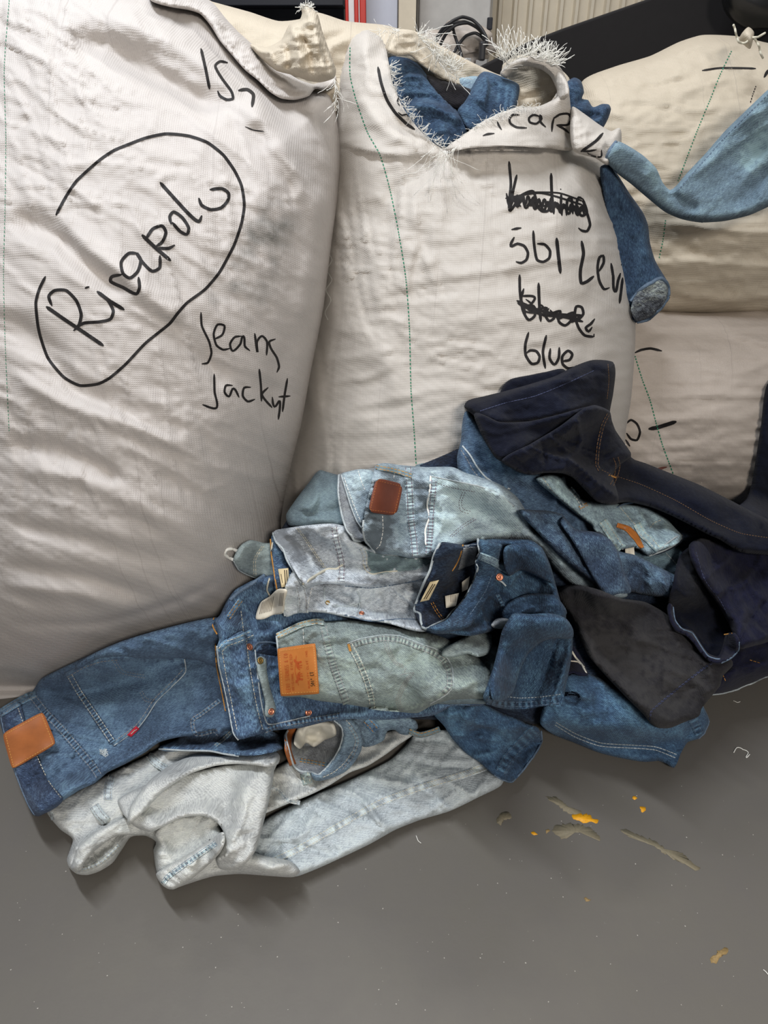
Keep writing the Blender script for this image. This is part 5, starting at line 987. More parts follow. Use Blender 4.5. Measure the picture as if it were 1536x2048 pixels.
tg_ = cloth('care_tag', [(512, 1238), (514, 1222), (522, 1204), (540, 1192), (556, 1178), (574, 1180), (570, 1200), (566, 1226), (546, 1230), (528, 1238)], M['label'], gD, T=.003, ew=4, rs=2, clear=.010, nz=.001, nsc=20, seed=92, sp_=4)
joined('tag_print', tg_, [ribbon_grid([(519+k*3.2, 1228-k*.8), (525+k*3.2, 1204-k*1.6)], 1.1, 2) for k in range(8)]+[ribbon_grid([(558+k*3, 1212), (561+k*3, 1186)], 1.1, 2) for k in range(3)], .0012, M['print_'], gD)
upD = cloth('seat', [(544, 1068), (552, 1060), (575, 1056), (600, 1052), (660, 1047), (690, 1053), (705, 1075), (730, 1090), (780, 1100), (860, 1108), (900, 1112), (890, 1145), (860, 1160), (820, 1166), (780, 1170), (730, 1174), (690, 1170), (650, 1168), (625, 1172), (612, 1178), (604, 1166), (588, 1140), (572, 1112), (556, 1092)], dJ4, gD, T=.035, ew=30, clear=.014, rs=3, nz=.004, nsc=30, seed=93, sp_=4.5, ang=5, flat=[(575, 1120, 48)],
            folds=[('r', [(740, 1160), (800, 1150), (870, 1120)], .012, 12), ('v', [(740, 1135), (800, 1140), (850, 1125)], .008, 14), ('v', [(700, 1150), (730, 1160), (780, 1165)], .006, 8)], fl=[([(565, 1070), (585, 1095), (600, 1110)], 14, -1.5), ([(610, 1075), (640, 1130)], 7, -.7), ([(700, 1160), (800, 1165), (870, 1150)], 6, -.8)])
cord(upD, [(546, 1066), (552, 1084), (566, 1098), (574, 1120), (590, 1146), (604, 1168), (612, 1176)], .0020, M['edge'])
cord([upD], [(606, 1168), (630, 1152), (655, 1138), (672, 1138), (685, 1130)], .0024, M['cream_thread'], 'folded_edge', parent=gD)
stitch(upD, [[(592, 1056), (610, 1080), (630, 1110), (648, 1136)], [(596, 1056), (614, 1080), (634, 1110), (652, 1136)]], M['cream_thread'])
seam(upD, [(668, 1052), (672, 1080), (680, 1110), (684, 1135), (682, 1165)], 15, dJ4, M['purple'], 1.1, 8, .002)
pD = polypatch(upD, [(722, 1096), (740, 1104), (770, 1110), (840, 1116), (870, 1120), (830, 1140), (790, 1143), (760, 1148), (738, 1146), (730, 1130), (726, 1110)], dJ9, .002, parent=gD, fadev=.5)
seam([pD, upD], [(724, 1096), (730, 1112), (730, 1130), (738, 1144)], 12, dJ4, M['cream_thread'], 1., 7., name='pocket_hem', parent=gD)
cord([pD, upD], [(728, 1130), (732, 1142), (745, 1148), (770, 1144), (795, 1142)], .0014, M['cream_thread'], 'pocket_edge', parent=gD)
stitch([lowD, upD], [[(690, 1172), (740, 1176), (800, 1168), (850, 1158)]], M['edge_dark'], 6, 1, 2.)
# white strings
cord([q1, lD, qB2], [(545, 1085), (540, 1120), (545, 1140), (538, 1160), (534, 1180), (540, 1192)], .0016, M['cream_thread'], 'loose_thread', parent=gD, lift=.012)
cord([q1, lD, qB2], [(542, 1100), (525, 1125), (515, 1150)], .0011, M['cream_thread'], 'loose_thread', parent=gD, lift=.015)

# ---- light blue jeans with dark brown patch
gF = jeans('light blue jeans with dark red brown leather patch on top of heap')
lF = cloth('lining', [(677, 950), (690, 944), (720, 940), (760, 940), (770, 1000), (750, 1060), (728, 1082), (708, 1082), (692, 1060), (684, 1030), (677, 1000)], dIn, gF, T=.02, ew=18, clear=.014, rs=3, nz=.004, nsc=24, seed=94, sp_=4.5)
cord(lF, [(678, 950), (677, 985), (684, 1030), (694, 1060), (704, 1072), (708, 1080), (722, 1082)], .0022, M['edge'])
bF = cloth('waistband', [(683, 950), (700, 942), (722, 938), (745, 942), (752, 960), (738, 1000), (728, 1040), (722, 1052), (712, 1040), (700, 1010), (690, 978)], dJ5, gF, T=.012, ew=9, clear=.004, rs=2, nz=.002, nsc=24, seed=95, sp_=4)
stitch(bF, [[(716, 940), (722, 960), (730, 980)], [(688, 955), (700, 990), (714, 1026), (724, 1048)]], M['white_thread'], parent=gF)
cord(bF, [(683, 950), (692, 980), (702, 1012), (714, 1042), (724, 1056)], .0016, M['edge'])
oF = [(752, 930), (770, 926), (800, 930), (850, 934), (905, 934), (930, 945), (985, 962), (1010, 975), (1035, 995), (1056, 1030), (1064, 1056), (1100, 1082), (1140, 1118), (1180, 1148), (1230, 1170), (1255, 1192), (1200, 1196), (1150, 1176), (1110, 1140), (1075, 1100), (1050, 1084), (1000, 1082), (960, 1084), (940, 1092), (905, 1104), (860, 1114), (820, 1116), (790, 1110), (760, 1108), (745, 1100), (728, 1082), (726, 1060), (730, 1020), (738, 985), (746, 950)]
qF = cloth('seat', oF, dJ5, gF, T=.07, ew=64, clear=.014, nz=.005, nsc=40, nang=20, seed=96, ang=12, flat=[(735, 1010, 75)],
           folds=[('r', [(985, 1000), (1040, 1060), (1100, 1105), (1160, 1150), (1210, 1180)], .010, 14), ('v', [(800, 1050), (830, 1080), (860, 1110)], .006, 14), ('v', [(820, 980), (826, 1030), (836, 1080)], .004, 8), ('r', [(900, 960), (960, 1000), (1000, 1060)], .006, 30), ('v', [(750, 1040), (762, 1070), (756, 1100)], .006, 10)],
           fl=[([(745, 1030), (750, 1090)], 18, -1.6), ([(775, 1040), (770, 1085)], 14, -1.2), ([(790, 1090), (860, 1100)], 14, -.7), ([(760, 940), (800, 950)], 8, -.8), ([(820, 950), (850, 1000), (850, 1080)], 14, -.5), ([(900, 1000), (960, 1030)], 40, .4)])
stitch(qF, [[(790, 944), (786, 962)], [(765, 1032), (766, 1060), (760, 1090), (748, 1102)]], M['white_thread'], parent=gF)
cord(qF, [(727, 1040), (726, 1062), (730, 1080), (742, 1094), (750, 1106)], .0018, M['edge'])
seam(qF, [(816, 934), (818, 960), (820, 1000), (822, 1040), (828, 1080), (830, 1112)], 17, dJ5, M['purple'], 1.3, 7., .0022)
pF = polypatch(qF, [(862, 952), (900, 960), (960, 972), (1000, 990), (1030, 1015), (1046, 1050), (1040, 1068), (1000, 1080), (960, 1084), (930, 1092), (890, 1104), (852, 1110), (850, 1080), (858, 1040), (856, 1000)], dJ5, .003, parent=gF, fadev=.5, ang=12)
seam([pF, qF], [(868, 960), (866, 990), (862, 1030), (860, 1070), (856, 1108)], 14, dJ5, M['purple'], 1.3, 6.5, .0022, name='pocket_hem', parent=gF)
cord([pF, qF], [(862, 953), (860, 985), (854, 1010), (858, 1035), (850, 1065), (852, 1090)], .0018, M['white_thread'], 'pocket_edge', parent=gF, jit=1.)
cord([pF, qF], [(862, 952), (900, 960), (960, 973), (1000, 990), (1028, 1013)], .0010, M['edge'], 'pocket_edge', parent=gF)
stitch(pF, [[(872, 966), (905, 976), (950, 984)], [(925, 985), (918, 1005), (922, 1022), (940, 1028)], [(930, 985), (923, 1005), (927, 1018), (942, 1023)], [(900, 1072), (925, 1050), (950, 1035)], [(904, 1074), (929, 1053), (952, 1039)]], M['purple'], 3, 2, 1.)
seam(qF, [(1034, 1058), (1028, 1070), (1024, 1082)], 14, dJ5, M['purple'], 1., 7.)
loop(qF, [(752, 934), (775, 938), (800, 944), (824, 952)], 11, dJ9, M['gold'], .007)
patch(qF, [(752, 955), (807, 968), (793, 1032), (735, 1024)], M['brown'], M['tan'], .004, .16, lab='dark red brown rounded leather patch', ins=5)
drape('inner_flap', lF, ribbon_grid([(716, 1028), (724, 1022), (734, 1016)], 12, 3), .004, M['pocketbag'], gF)
g = jeans('slate blue jeans edge peeping out above the dark brown patch jeans')
cloth('leg', [(826, 936), (840, 926), (870, 925), (905, 930), (930, 942), (940, 955), (900, 950), (850, 944)], dJ9, g, T=.012, ew=10, rs=3, clear=.001, nz=.002, nsc=20, seed=97, Yc=[(830, 935, 1.235), (880, 930, 1.235), (935, 950, 1.235)], sp_=4, infront=False)

# ---- slate piece, sky jeans with loops
g = jeans('slate blue jeans leg curling below the sky blue waistband')
q = cloth('leg', [(1210, 1098), (1240, 1096), (1300, 1100), (1350, 1090), (1372, 1105), (1386, 1135), (1384, 1160), (1374, 1176), (1330, 1175), (1270, 1150), (1220, 1125)], dJ25, g, T=.05, ew=34, clear=.010, nz=.006, nsc=26, seed=98, sp_=4.5, folds=[('s', [(1330, 1160), (1290, 1136), (1240, 1118)], .012, 12), ('r', [(1320, 1104), (1345, 1130), (1370, 1158)], .012, 10)])
stitch(q, [[(1332, 1106), (1350, 1125), (1364, 1145), (1376, 1160)]], M['edge'], 5, 1, 1.4)
gH = jeans('sky blue jeans with two belt loops and an orange leather strip at the waist')
oH = [(1072, 958), (1090, 950), (1110, 946), (1128, 952), (1134, 970), (1150, 985), (1165, 998), (1200, 1004), (1240, 1008), (1290, 1012), (1330, 1034), (1352, 1058), (1364, 1072), (1358, 1085), (1330, 1097), (1308, 1106), (1296, 1112), (1276, 1098), (1262, 1096), (1246, 1098), (1230, 1090), (1210, 1080), (1190, 1064), (1182, 1050), (1160, 1034), (1130, 1010), (1100, 985)]
lH = cloth('lining', [(1300, 1090), (1310, 1070), (1345, 1058), (1366, 1070), (1362, 1086), (1335, 1102), (1306, 1110)], dInD, gH, T=.004, ew=6, rs=3, clear=.006, nz=.001, seed=99, sp_=4)  # lining coloured dark for the shade inside the waist
qH = cloth('waistband', oH, dJ14, gH, T=.05, ew=34, clear=.010, nz=.005, nsc=26, nang=30, seed=100, sp_=4.5, ang=35, flat=[(1330, 1090, 30)],
           folds=[('s', [(1150, 985), (1160, 1005), (1185, 1010), (1230, 1008)], .010, 10), ('v', [(1215, 1050), (1240, 1060), (1262, 1090)], .010, 8), ('r', [(1090, 960), (1120, 1000), (1170, 1040), (1200, 1055)], .008, 12), ('v', [(1245, 1010), (1270, 1030), (1290, 1060)], .008, 7)])
cord([qH, lH], [(1298, 1112), (1312, 1104), (1335, 1086), (1352, 1074), (1364, 1071)], .0018, M['edge'], parent=gH)
cord([lH], [(1300, 1111), (1330, 1100), (1352, 1088), (1363, 1076)], .0018, M['edge'], parent=gH)
cord(qH, [(1190, 1064), (1205, 1078), (1222, 1086), (1246, 1098)], .0018, M['edge'])
op = drape('leather_patch', qH, ribbon_grid([(1234, 1050), (1256, 1058), (1272, 1075), (1284, 1096)], lambda u: 14*(1-.35*abs(u-.5)*2), 5), .003, M['orange'], gH); op['label'] = 'orange leather strip'
loop(qH, [(1205, 1042), (1215, 1056), (1230, 1078), (1244, 1098)], 20, dJ14, M['cream_thread'], .007)
loop(qH, [(1274, 1047), (1286, 1068), (1300, 1080), (1318, 1100)], 17, dJ14, M['cream_thread'], .007)
cord(qH, [(1232, 1016), (1248, 1008), (1266, 1005)], .0020, M['edge_dark'], 'pocket_edge')
stitch(qH, [[(1086, 956), (1105, 982), (1130, 1006), (1160, 1030)], [(1240, 1014), (1262, 1040), (1290, 1068)], [(1300, 1056), (1308, 1046), (1322, 1040)]], M['cream_thread'])
joined('bar_tack', qH, dashes([(1158, 1014), (1174, 1006)], 17, 1, 3)+dashes([(1160, 1018), (1176, 1010)], 17, 1, 1.5), .002, M['gold'], gH)
seam(qH, [(1140, 976), (1156, 996), (1165, 1012)], 10, dJ14, M['white_thread'], .6, 8)
ct = drape('care_tag', qH, quadgrid([(1250, 1098), (1268, 1094), (1270, 1116), (1252, 1124)], 5, 5), .006, M['label'], gH)
# ---- crosshatch dark leg with open hem
gK = jeans('dark crosshatch denim leg ending in an open hem, in the middle right')
oK = [(1040, 1022), (1066, 1020), (1100, 1022), (1126, 1030), (1144, 1056), (1170, 1064), (1200, 1064), (1218, 1078), (1232, 1100), (1270, 1110), (1310, 1130), (1350, 1150), (1384, 1176), (1388, 1190), (1340, 1196), (1290, 1190), (1262, 1184), (1235, 1188), (1214, 1194), (1200, 1180), (1176, 1160), (1140, 1130), (1110, 1104), (1076, 1066)]
qK = cloth('leg', oK, dJ15, gK, T=.06, ew=44, clear=.012, nz=.006, nsc=30, nang=50, nasp=4, seed=101, sp_=4.5, ang=40, flat=[(1215, 1185, 24)],
           folds=[('s', [(1240, 1180), (1226, 1150), (1190, 1108), (1160, 1080), (1140, 1058)], .014, 20), ('r', [(1080, 1040), (1120, 1080), (1160, 1130), (1200, 1172)], .010, 14), ('r', [(1250, 1120), (1310, 1150), (1370, 1182)], .010, 16), ('s', [(1190, 1064), (1150, 1058), (1128, 1034)], .010, 12), ('v', [(1222, 1192), (1235, 1180), (1262, 1180)], .012, 7)])
stitch(qK, [[(1160, 1072), (1195, 1120), (1222, 1172)]], M['edge_dark'])
cloth('leg', [(1126, 1034), (1150, 1057), (1190, 1064), (1220, 1079), (1238, 1108), (1250, 1150), (1262, 1184), (1235, 1187), (1214, 1193), (1192, 1166), (1166, 1118), (1140, 1074), (1120, 1046)], dJ15, gK, T=.018, ew=12, clear=.006, rs=3, nz=.003, nsc=30, nang=60, seed=216, sp_=4.5, ang=60, flat=[(1238, 1190, 26)])
# ---- royal blue leg at the bottom
gL = jeans('bright blue jeans leg with double white stitching, on the floor at the lower right')
oL = [(1092, 1400), (1120, 1360), (1135, 1346), (1165, 1344), (1200, 1356), (1240, 1380), (1270, 1400), (1320, 1440), (1380, 1430), (1404, 1412), (1414, 1428), (1418, 1444), (1408, 1464), (1396, 1478), (1376, 1484), (1362, 1506), (1348, 1536), (1334, 1528), (1318, 1522), (1290, 1524), (1250, 1518), (1200, 1506), (1150, 1486), (1105, 1468), (1080, 1446)]
qL = cloth('leg', oL, dJ17, gL, T=.05, ew=46, clear=.012, nz=.006, nsc=34, nang=20, seed=102, ang=20, flat=[(1360, 1510, 20)],
           folds=[('s', [(1162, 1402), (1166, 1392), (1158, 1384), (1126, 1384)], .016, 12), ('v', [(1122, 1390), (1142, 1398), (1160, 1402)], .02, 9), ('r', [(1160, 1384), (1180, 1398), (1180, 1420), (1150, 1430)], .010, 9), ('r', [(1190, 1380), (1250, 1420), (1310, 1470), (1370, 1480)], .010, 24), ('v', [(1150, 1440), (1200, 1440), (1220, 1400)], .008, 14)])
stitch(qL, [[(1110, 1450), (1150, 1474), (1200, 1492), (1260, 1496), (1310, 1500), (1352, 1516)], [(1112, 1445), (1152, 1468), (1202, 1486), (1260, 1490), (1312, 1494), (1356, 1510)]], M['edge'], 6, 1, 1.6)
drape('opening', qL, ribbon_grid([(1124, 1388), (1140, 1386), (1156, 1390), (1160, 1400)], lambda u: 13*(1-.7*u), 4), .0006, M['opening_shade'], gL)  # dark strip laid on as the shade inside the opening
seam(qL, [(1384, 1436), (1392, 1452), (1400, 1470)], 20, dJ17, M['edge_dark'], .8, 10, name='hem')
cord(qL, [(1405, 1412), (1418, 1442), (1408, 1466), (1395, 1480)], .0018, M['edge_dark'], jit=1.)
g = jeans('pink striped selvedge corner of jeans showing in the dark gap beside blue cuff')
q = cloth('hem', [(1136, 1280), (1146, 1290), (1160, 1310), (1172, 1335), (1176, 1350), (1160, 1352), (1146, 1346), (1134, 1350), (1128, 1310)], dJ12, g, T=.006, ew=8, rs=3, clear=.012, seed=103, sp_=4)
cord(q, [(1142, 1300), (1152, 1316), (1164, 1330), (1172, 1346)], .0020, M['pocketbag'], 'frayed_edge'); cord(q, [(1140, 1322), (1156, 1324), (1168, 1334)], .0016, M['label'], 'selvedge_line')
# ---- right navy jeans
gN = jeans('ink navy jeans at the right edge with a rolled open waist')
cloth('lining', [(1336, 1210), (1345, 1170), (1360, 1110), (1400, 1085), (1440, 1120), (1460, 1200), (1478, 1260), (1470, 1310), (1430, 1325), (1400, 1300), (1360, 1262)], dJ11, gN, T=.006, ew=10, clear=.004, nz=.008, nsc=40, seed=104)  # navy darker than the leg, standing for shade inside the open waist
oN = [(1378, 1090), (1400, 1076), (1450, 1084), (1500, 1096), (1600, 1090), (1660, 1160), (1640, 1260), (1560, 1275), (1530, 1286), (1500, 1294), (1478, 1298), (1470, 1280), (1458, 1250), (1436, 1210), (1412, 1176), (1396, 1150), (1382, 1120)]
qN = cloth('leg', oN, dJ12, gN, T=.06, ew=50, clear=.02, nz=.007, nsc=40, nang=80, seed=105, ang=85, folds=[('r', [(1400, 1120), (1430, 1180), (1464, 1240), (1476, 1290)], .012, 14), ('r', [(1480, 1130), (1500, 1200), (1510, 1270)], .006, 30)])
stitch(qN, [[(1392, 1104), (1410, 1160), (1440, 1200), (1462, 1244)]], M['dullblue'], 5, 2, 1.2)
# ---- charcoal leg
gM = jeans('charcoal black jeans leg with a straight hem seam, lying over the bright blue leg')
oM = [(1110, 1186), (1130, 1172), (1160, 1170), (1200, 1180), (1240, 1196), (1290, 1204), (1330, 1226), (1360, 1256), (1400, 1296), (1430, 1318), (1462, 1318), (1466, 1330), (1446, 1352), (1440, 1372), (1420, 1396), (1404, 1416), (1398, 1432), (1370, 1444), (1340, 1456), (1316, 1456), (1300, 1446), (1288, 1430), (1250, 1392), (1210, 1350), (1176, 1310), (1158, 1270), (1140, 1230), (1118, 1206)]
qM = cloth('leg', oM, dJ16, gM, T=.07, ew=60, clear=.018, nz=.007, nsc=40, nang=40, seed=106, ang=40, flat=[(1400, 1420, 30)],
           folds=[('v', [(1150, 1200), (1200, 1250), (1270, 1270)], .012, 16), ('r', [(1170, 1190), (1240, 1220), (1300, 1270)], .012, 18), ('v', [(1180, 1300), (1230, 1310), (1270, 1290)], .012, 16), ('r', [(1280, 1250), (1350, 1310), (1400, 1350)], .008, 30)], fl=[([(1220, 1280), (1300, 1340), (1360, 1370)], 55, .9)])
seam(qM, [(1300, 1440), (1302, 1424), (1330, 1398), (1370, 1366), (1400, 1342), (1424, 1326)], 4, dJ16, M['dullblue'], .3, 8, .0016, name='hem_seam')
# rolled waist of the navy pair
rw = cloth('waistband', [(1334, 1216), (1338, 1206), (1346, 1212), (1352, 1240), (1362, 1254), (1385, 1262), (1400, 1284), (1416, 1306), (1436, 1312), (1446, 1290), (1452, 1268), (1470, 1266), (1479, 1280), (1478, 1300), (1466, 1316), (1440, 1328), (1422, 1326), (1402, 1308), (1386, 1286), (1372, 1272), (1350, 1262), (1338, 1240)], dJ12, gN, T=.02, ew=9, rs=2, clear=.012, nz=.002, nsc=20, seed=107, sp_=4)
cord(rw, [(1346, 1214), (1350, 1240), (1364, 1258), (1384, 1266), (1400, 1290), (1416, 1312), (1432, 1318), (1440, 1318)], .0016, M['edge_dark'])
cord(rw, [(1478, 1284), (1477, 1300), (1462, 1316), (1442, 1326)], .0016, M['edge_dark'])
joined('bar_tack', rw, dashes([(1448, 1269), (1466, 1266)], 16, 1, 2), .0018, M['gold'], gN)

# ---- dark blue jeans with a ring waist and cuff
gJ = jeans('dark blue jeans with gaping ring waist and a short leg with stitched cuff')
lJ = cloth('lining', [(876, 1092), (884, 1084), (905, 1086), (930, 1090), (955, 1086), (966, 1110), (960, 1150), (940, 1190), (910, 1225), (880, 1250), (850, 1262), (838, 1244), (828, 1222), (830, 1206), (846, 1170), (862, 1130)], dInD, gJ, T=.03, ew=12, clear=.012, rs=3, nz=.004, nsc=20, seed=108, sp_=4, flat=[(860, 1150, 70)],  # dark tone stands for shade inside the ring; bare inside cloth is lighter
            folds=[('v', [(900, 1160), (925, 1145), (945, 1140)], .03, 16), ('v', [(880, 1200), (905, 1180), (930, 1165)], .03, 18), ('v', [(860, 1230), (880, 1215), (900, 1200)], .02, 12)])
cord(lJ, [(880, 1086), (868, 1110), (860, 1140), (846, 1170), (836, 1196), (829, 1214), (829, 1222), (840, 1228), (842, 1244), (848, 1256), (858, 1256)], .0022, M['edge'])
drape('pocket_bag', lJ, quadgrid([(928, 1090), (956, 1088), (950, 1128), (916, 1140)], 8, 8), .004, M['pocketbag'] if 0 else dIn, gJ)
cord(lJ, [(926, 1090), (920, 1112), (912, 1130), (904, 1142)], .0014, M['gold'], 'inner_edge')
pt = drape('size_label', lJ, quadgrid([(860, 1164), (878, 1160), (858, 1200), (840, 1204)], 5, 5), .003, M['creamlabel'], gJ, smooth=12)
joined('label_print', surf_of(pt), [ribbon_grid([(866+k*4, 1168), (848+k*4, 1198)], 1.6, 2) for k in range(2)], .0006, M['blackprint'], pt)
pt = drape('care_tag', lJ, quadgrid([(890, 1192), (918, 1186), (912, 1212), (892, 1216)], 5, 5), .008, M['label'], gJ, smooth=12)
joined('tag_print', surf_of(pt), [ribbon_grid([(902+k*4, 1190), (902+k*4, 1204)], 1.2, 2) for k in range(3)], .0006, M['print_'], pt)
pt = drape('care_tag', lJ, quadgrid([(924, 1164), (940, 1152), (936, 1178), (924, 1184)], 4, 4), .008, M['label'], gJ, smooth=12)
stitch(lJ, [[(862, 1206), (872, 1224), (884, 1240)], [(866, 1204), (876, 1222), (888, 1238)]], M['gold'])
oJ = [(960, 1084), (980, 1078), (1030, 1078), (1062, 1080), (1084, 1096), (1100, 1128), (1112, 1170), (1122, 1205), (1132, 1226), (1128, 1250), (1090, 1262), (1050, 1250), (1020, 1262), (1000, 1250), (985, 1262), (940, 1272), (900, 1268), (860, 1262), (900, 1240), (940, 1190), (960, 1140)]
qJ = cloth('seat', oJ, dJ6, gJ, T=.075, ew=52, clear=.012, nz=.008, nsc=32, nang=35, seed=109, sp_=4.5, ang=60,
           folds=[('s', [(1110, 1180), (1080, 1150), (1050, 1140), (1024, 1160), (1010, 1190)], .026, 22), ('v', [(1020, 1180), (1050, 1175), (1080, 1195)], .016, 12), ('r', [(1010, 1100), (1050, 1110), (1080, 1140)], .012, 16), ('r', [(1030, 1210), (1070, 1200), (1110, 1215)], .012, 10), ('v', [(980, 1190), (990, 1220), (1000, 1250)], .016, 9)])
bJ = cloth('waistband', [(953, 1082), (962, 1078), (985, 1084), (1004, 1090), (1002, 1112), (994, 1140), (988, 1170), (972, 1200), (955, 1232), (940, 1252), (910, 1262), (880, 1264), (856, 1262), (850, 1256), (870, 1250), (892, 1240), (912, 1218), (930, 1196), (944, 1170), (952, 1150), (950, 1128), (958, 1108)], dJ6, gJ, T=.020, ew=10, rs=2, clear=.010, nz=.004, nsc=20, nang=-60, seed=110, sp_=4, flat=[(940, 1180, 60)])
cord([bJ, lJ], [(956, 1078), (958, 1096), (960, 1106), (953, 1116), (953, 1126), (957, 1134), (948, 1160), (936, 1186), (920, 1208), (904, 1222), (888, 1240), (868, 1250), (852, 1258), (844, 1254)], .0022, M['edge'], parent=gJ)
stitch(bJ, [[(1000, 1090), (996, 1118), (988, 1140)], [(984, 1150), (972, 1180), (956, 1206), (938, 1232)]], M['edge_dark'], parent=gJ)
loop([bJ, qJ], [(958, 1112), (985, 1122), (1005, 1134), (1026, 1146)], 16, dJ8, M['edge_dark'], .009, parent=gJ)
rivet([bJ, qJ], (998, 1154), 8, M['copper'], gJ, 'rivet', .003)
cord([bJ, qJ], [(992, 1158), (1004, 1164), (1012, 1172)], .0018, M['edge'], 'pocket_edge', parent=gJ)
seam(qJ, [(994, 1188), (1004, 1210), (1008, 1232), (1004, 1250)], 9, dJ6, M['edge_dark'], .8, 8)
cloth('leg', [(1016, 1206), (1040, 1192), (1070, 1186), (1108, 1190), (1124, 1206), (1134, 1226), (1120, 1240), (1080, 1240), (1040, 1236), (1012, 1246), (1004, 1226)], dJ6, gJ, T=.022, ew=14, rs=3, clear=.006, nz=.004, nsc=24, seed=219, sp_=4.5, ang=60)
cloth('leg', [(1010, 1094), (1050, 1086), (1080, 1096), (1098, 1130), (1108, 1166), (1090, 1160), (1060, 1146), (1040, 1140), (1018, 1152), (1008, 1130)], dJ6, gJ, T=.020, ew=14, rs=3, clear=.006, nz=.004, nsc=24, seed=220, sp_=4.5, ang=60)
pb = cloth('pocket_bag', [(982, 1250), (992, 1238), (1008, 1236), (1020, 1240), (1016, 1252), (1002, 1258), (988, 1256)], dIn, gJ, T=.010, ew=8, rs=2, clear=.004, nz=.002, seed=111, sp_=3.5)
oC = [(1016, 1240), (1026, 1226), (1060, 1228), (1100, 1226), (1130, 1236), (1144, 1260), (1145, 1300), (1140, 1332), (1132, 1370), (1122, 1412), (1090, 1412), (1050, 1418), (1010, 1418), (980, 1410), (966, 1398), (974, 1370), (986, 1336), (996, 1296), (1004, 1262)]
qC = cloth('leg', oC, dJ6, gJ, T=.06, ew=44, clear=.014, nz=.006, nsc=34, nang=70, seed=112, sp_=4.5, ang=100, flat=[(1040, 1415, 60), (1110, 1412, 30)],
           folds=[('s', [(1142, 1268), (1100, 1270), (1076, 1280), (1050, 1310), (1030, 1350)], .020, 22), ('v', [(1080, 1284), (1110, 1276), (1140, 1274)], .012, 8), ('r', [(1020, 1300), (1040, 1340), (1060, 1380)], .006, 20)])
cloth('turned_cuff', [(1014, 1246), (1026, 1228), (1060, 1229), (1130, 1236), (1146, 1258), (1145, 1276), (1105, 1277), (1080, 1285), (1056, 1308), (1040, 1340), (1026, 1384), (1004, 1402), (985, 1400), (980, 1370), (990, 1330), (998, 1290), (1004, 1262)], dJ6, gJ, T=.016, ew=12, rs=3, clear=.005, nz=.003, nsc=30, seed=217, sp_=4.5, ang=100)
stitch(qC, [[(978, 1394), (1000, 1392), (1040, 1396), (1080, 1394), (1124, 1388)]], M['edge'], 4, 2, 1.4); joined('bar_tack', qC, dashes([(992, 1392), (1008, 1392)], 15, 1, 2), .0018, M['gold'], gJ)
seam(qC, [(972, 1402), (1010, 1408), (1060, 1408), (1118, 1402)], 14, dJ6, M['edge_dark'], .7, 12, .0008, name='hem')
# ---- darkest navy jeans leaning on the sack
gO = jeans('darkest navy jeans crumpled against the middle sack, one leg trailing right')
cloth('rear_leg', [(1000, 795), (1006, 772), (1022, 758), (1060, 750), (1090, 744), (1130, 740), (1120, 790), (1050, 810)], dJ11, gO, T=.02, ew=14, clear=.012, nz=.003, nsc=20, seed=113)
oO = [(928, 812), (938, 800), (970, 792), (1010, 782), (1060, 768), (1110, 752), (1150, 732), (1185, 720), (1226, 724), (1231, 745), (1226, 790), (1220, 822), (1222, 840), (1232, 862), (1262, 906), (1262, 916), (1290, 926), (1340, 946), (1400, 970), (1460, 1000), (1510, 1026), (1560, 1050), (1620, 1080), (1620, 1110), (1540, 1110), (1480, 1104), (1440, 1080), (1410, 1066), (1380, 1050), (1340, 1030), (1300, 1014), (1255, 1004), (1236, 1006), (1196, 1004), (1170, 980), (1145, 955), (1124, 947), (1090, 946), (1061, 950), (1036, 944), (1017, 932), (990, 915), (976, 890), (962, 860), (948, 832)]
qO = cloth('seat', oO, dJ11, gO, T=.07, ew=56, clear=.018, nz=.006, nsc=50, nang=20, seed=114, ang=0, rs=6,
           folds=[('s', [(1220, 822), (1180, 812), (1120, 826), (1060, 838), (1000, 842), (950, 818)], .030, 30), ('s', [(1170, 810), (1120, 850), (1060, 884), (1006, 912)], .024, 34), ('v', [(975, 860), (1020, 900), (1010, 920)], .018, 18), ('v', [(1000, 830), (1080, 800), (1180, 760)], .008, 30),
                  ('r', [(1232, 890), (1320, 950), (1420, 1010), (1540, 1060)], .016, 26), ('v', [(1236, 946), (1320, 985), (1400, 1030), (1470, 1066)], .012, 12), ('v', [(1226, 830), (1236, 880), (1240, 930)], .012, 10)])
cloth('drape_fold', [(950, 826), (1000, 844), (1060, 842), (1120, 828), (1180, 812), (1200, 818), (1150, 850), (1070, 890), (1012, 918), (992, 916), (974, 890), (958, 858)], dJ11, gO, T=.02, ew=14, rs=3, clear=.008, nz=.004, nsc=30, seed=214, sp_=4.5)
fO = cloth('drape_fold', [(1004, 920), (1060, 888), (1120, 852), (1168, 816), (1190, 810), (1219, 822), (1224, 842), (1236, 872), (1262, 910), (1240, 930), (1226, 950), (1236, 1006), (1196, 1004), (1170, 980), (1145, 955), (1124, 947), (1090, 946), (1061, 950), (1030, 940)], dJ11, gO, T=.03, ew=18, rs=3, clear=.010, nz=.005, nsc=40, seed=215, sp_=4.5, folds=[('v', [(1140, 930), (1180, 900), (1190, 850)], .008, 12), ('r', [(1060, 920), (1120, 900), (1170, 930)], .008, 16)])
qO_ = qO; qO = [fO, qO_]
stitch(qO, [[(960, 822), (1010, 806), (1070, 792), (1130, 768), (1190, 740)]], M['dullblue'], 5, 1, 1.)
stitch(qO, [[(1216, 728), (1218, 760), (1214, 800)]], M['dull'], 4, 1, 1.)
seam(qO, [(1217, 828), (1206, 850), (1197, 890), (1194, 930), (1200, 942)], 8, dJ11, M['dull'], .3, 8); 
stitch(qO, [[(1200, 938), (1226, 950), (1280, 968), (1350, 1000), (1420, 1040), (1480, 1066), (1540, 1076)]], M['dull'], 3, 2, 1.0)
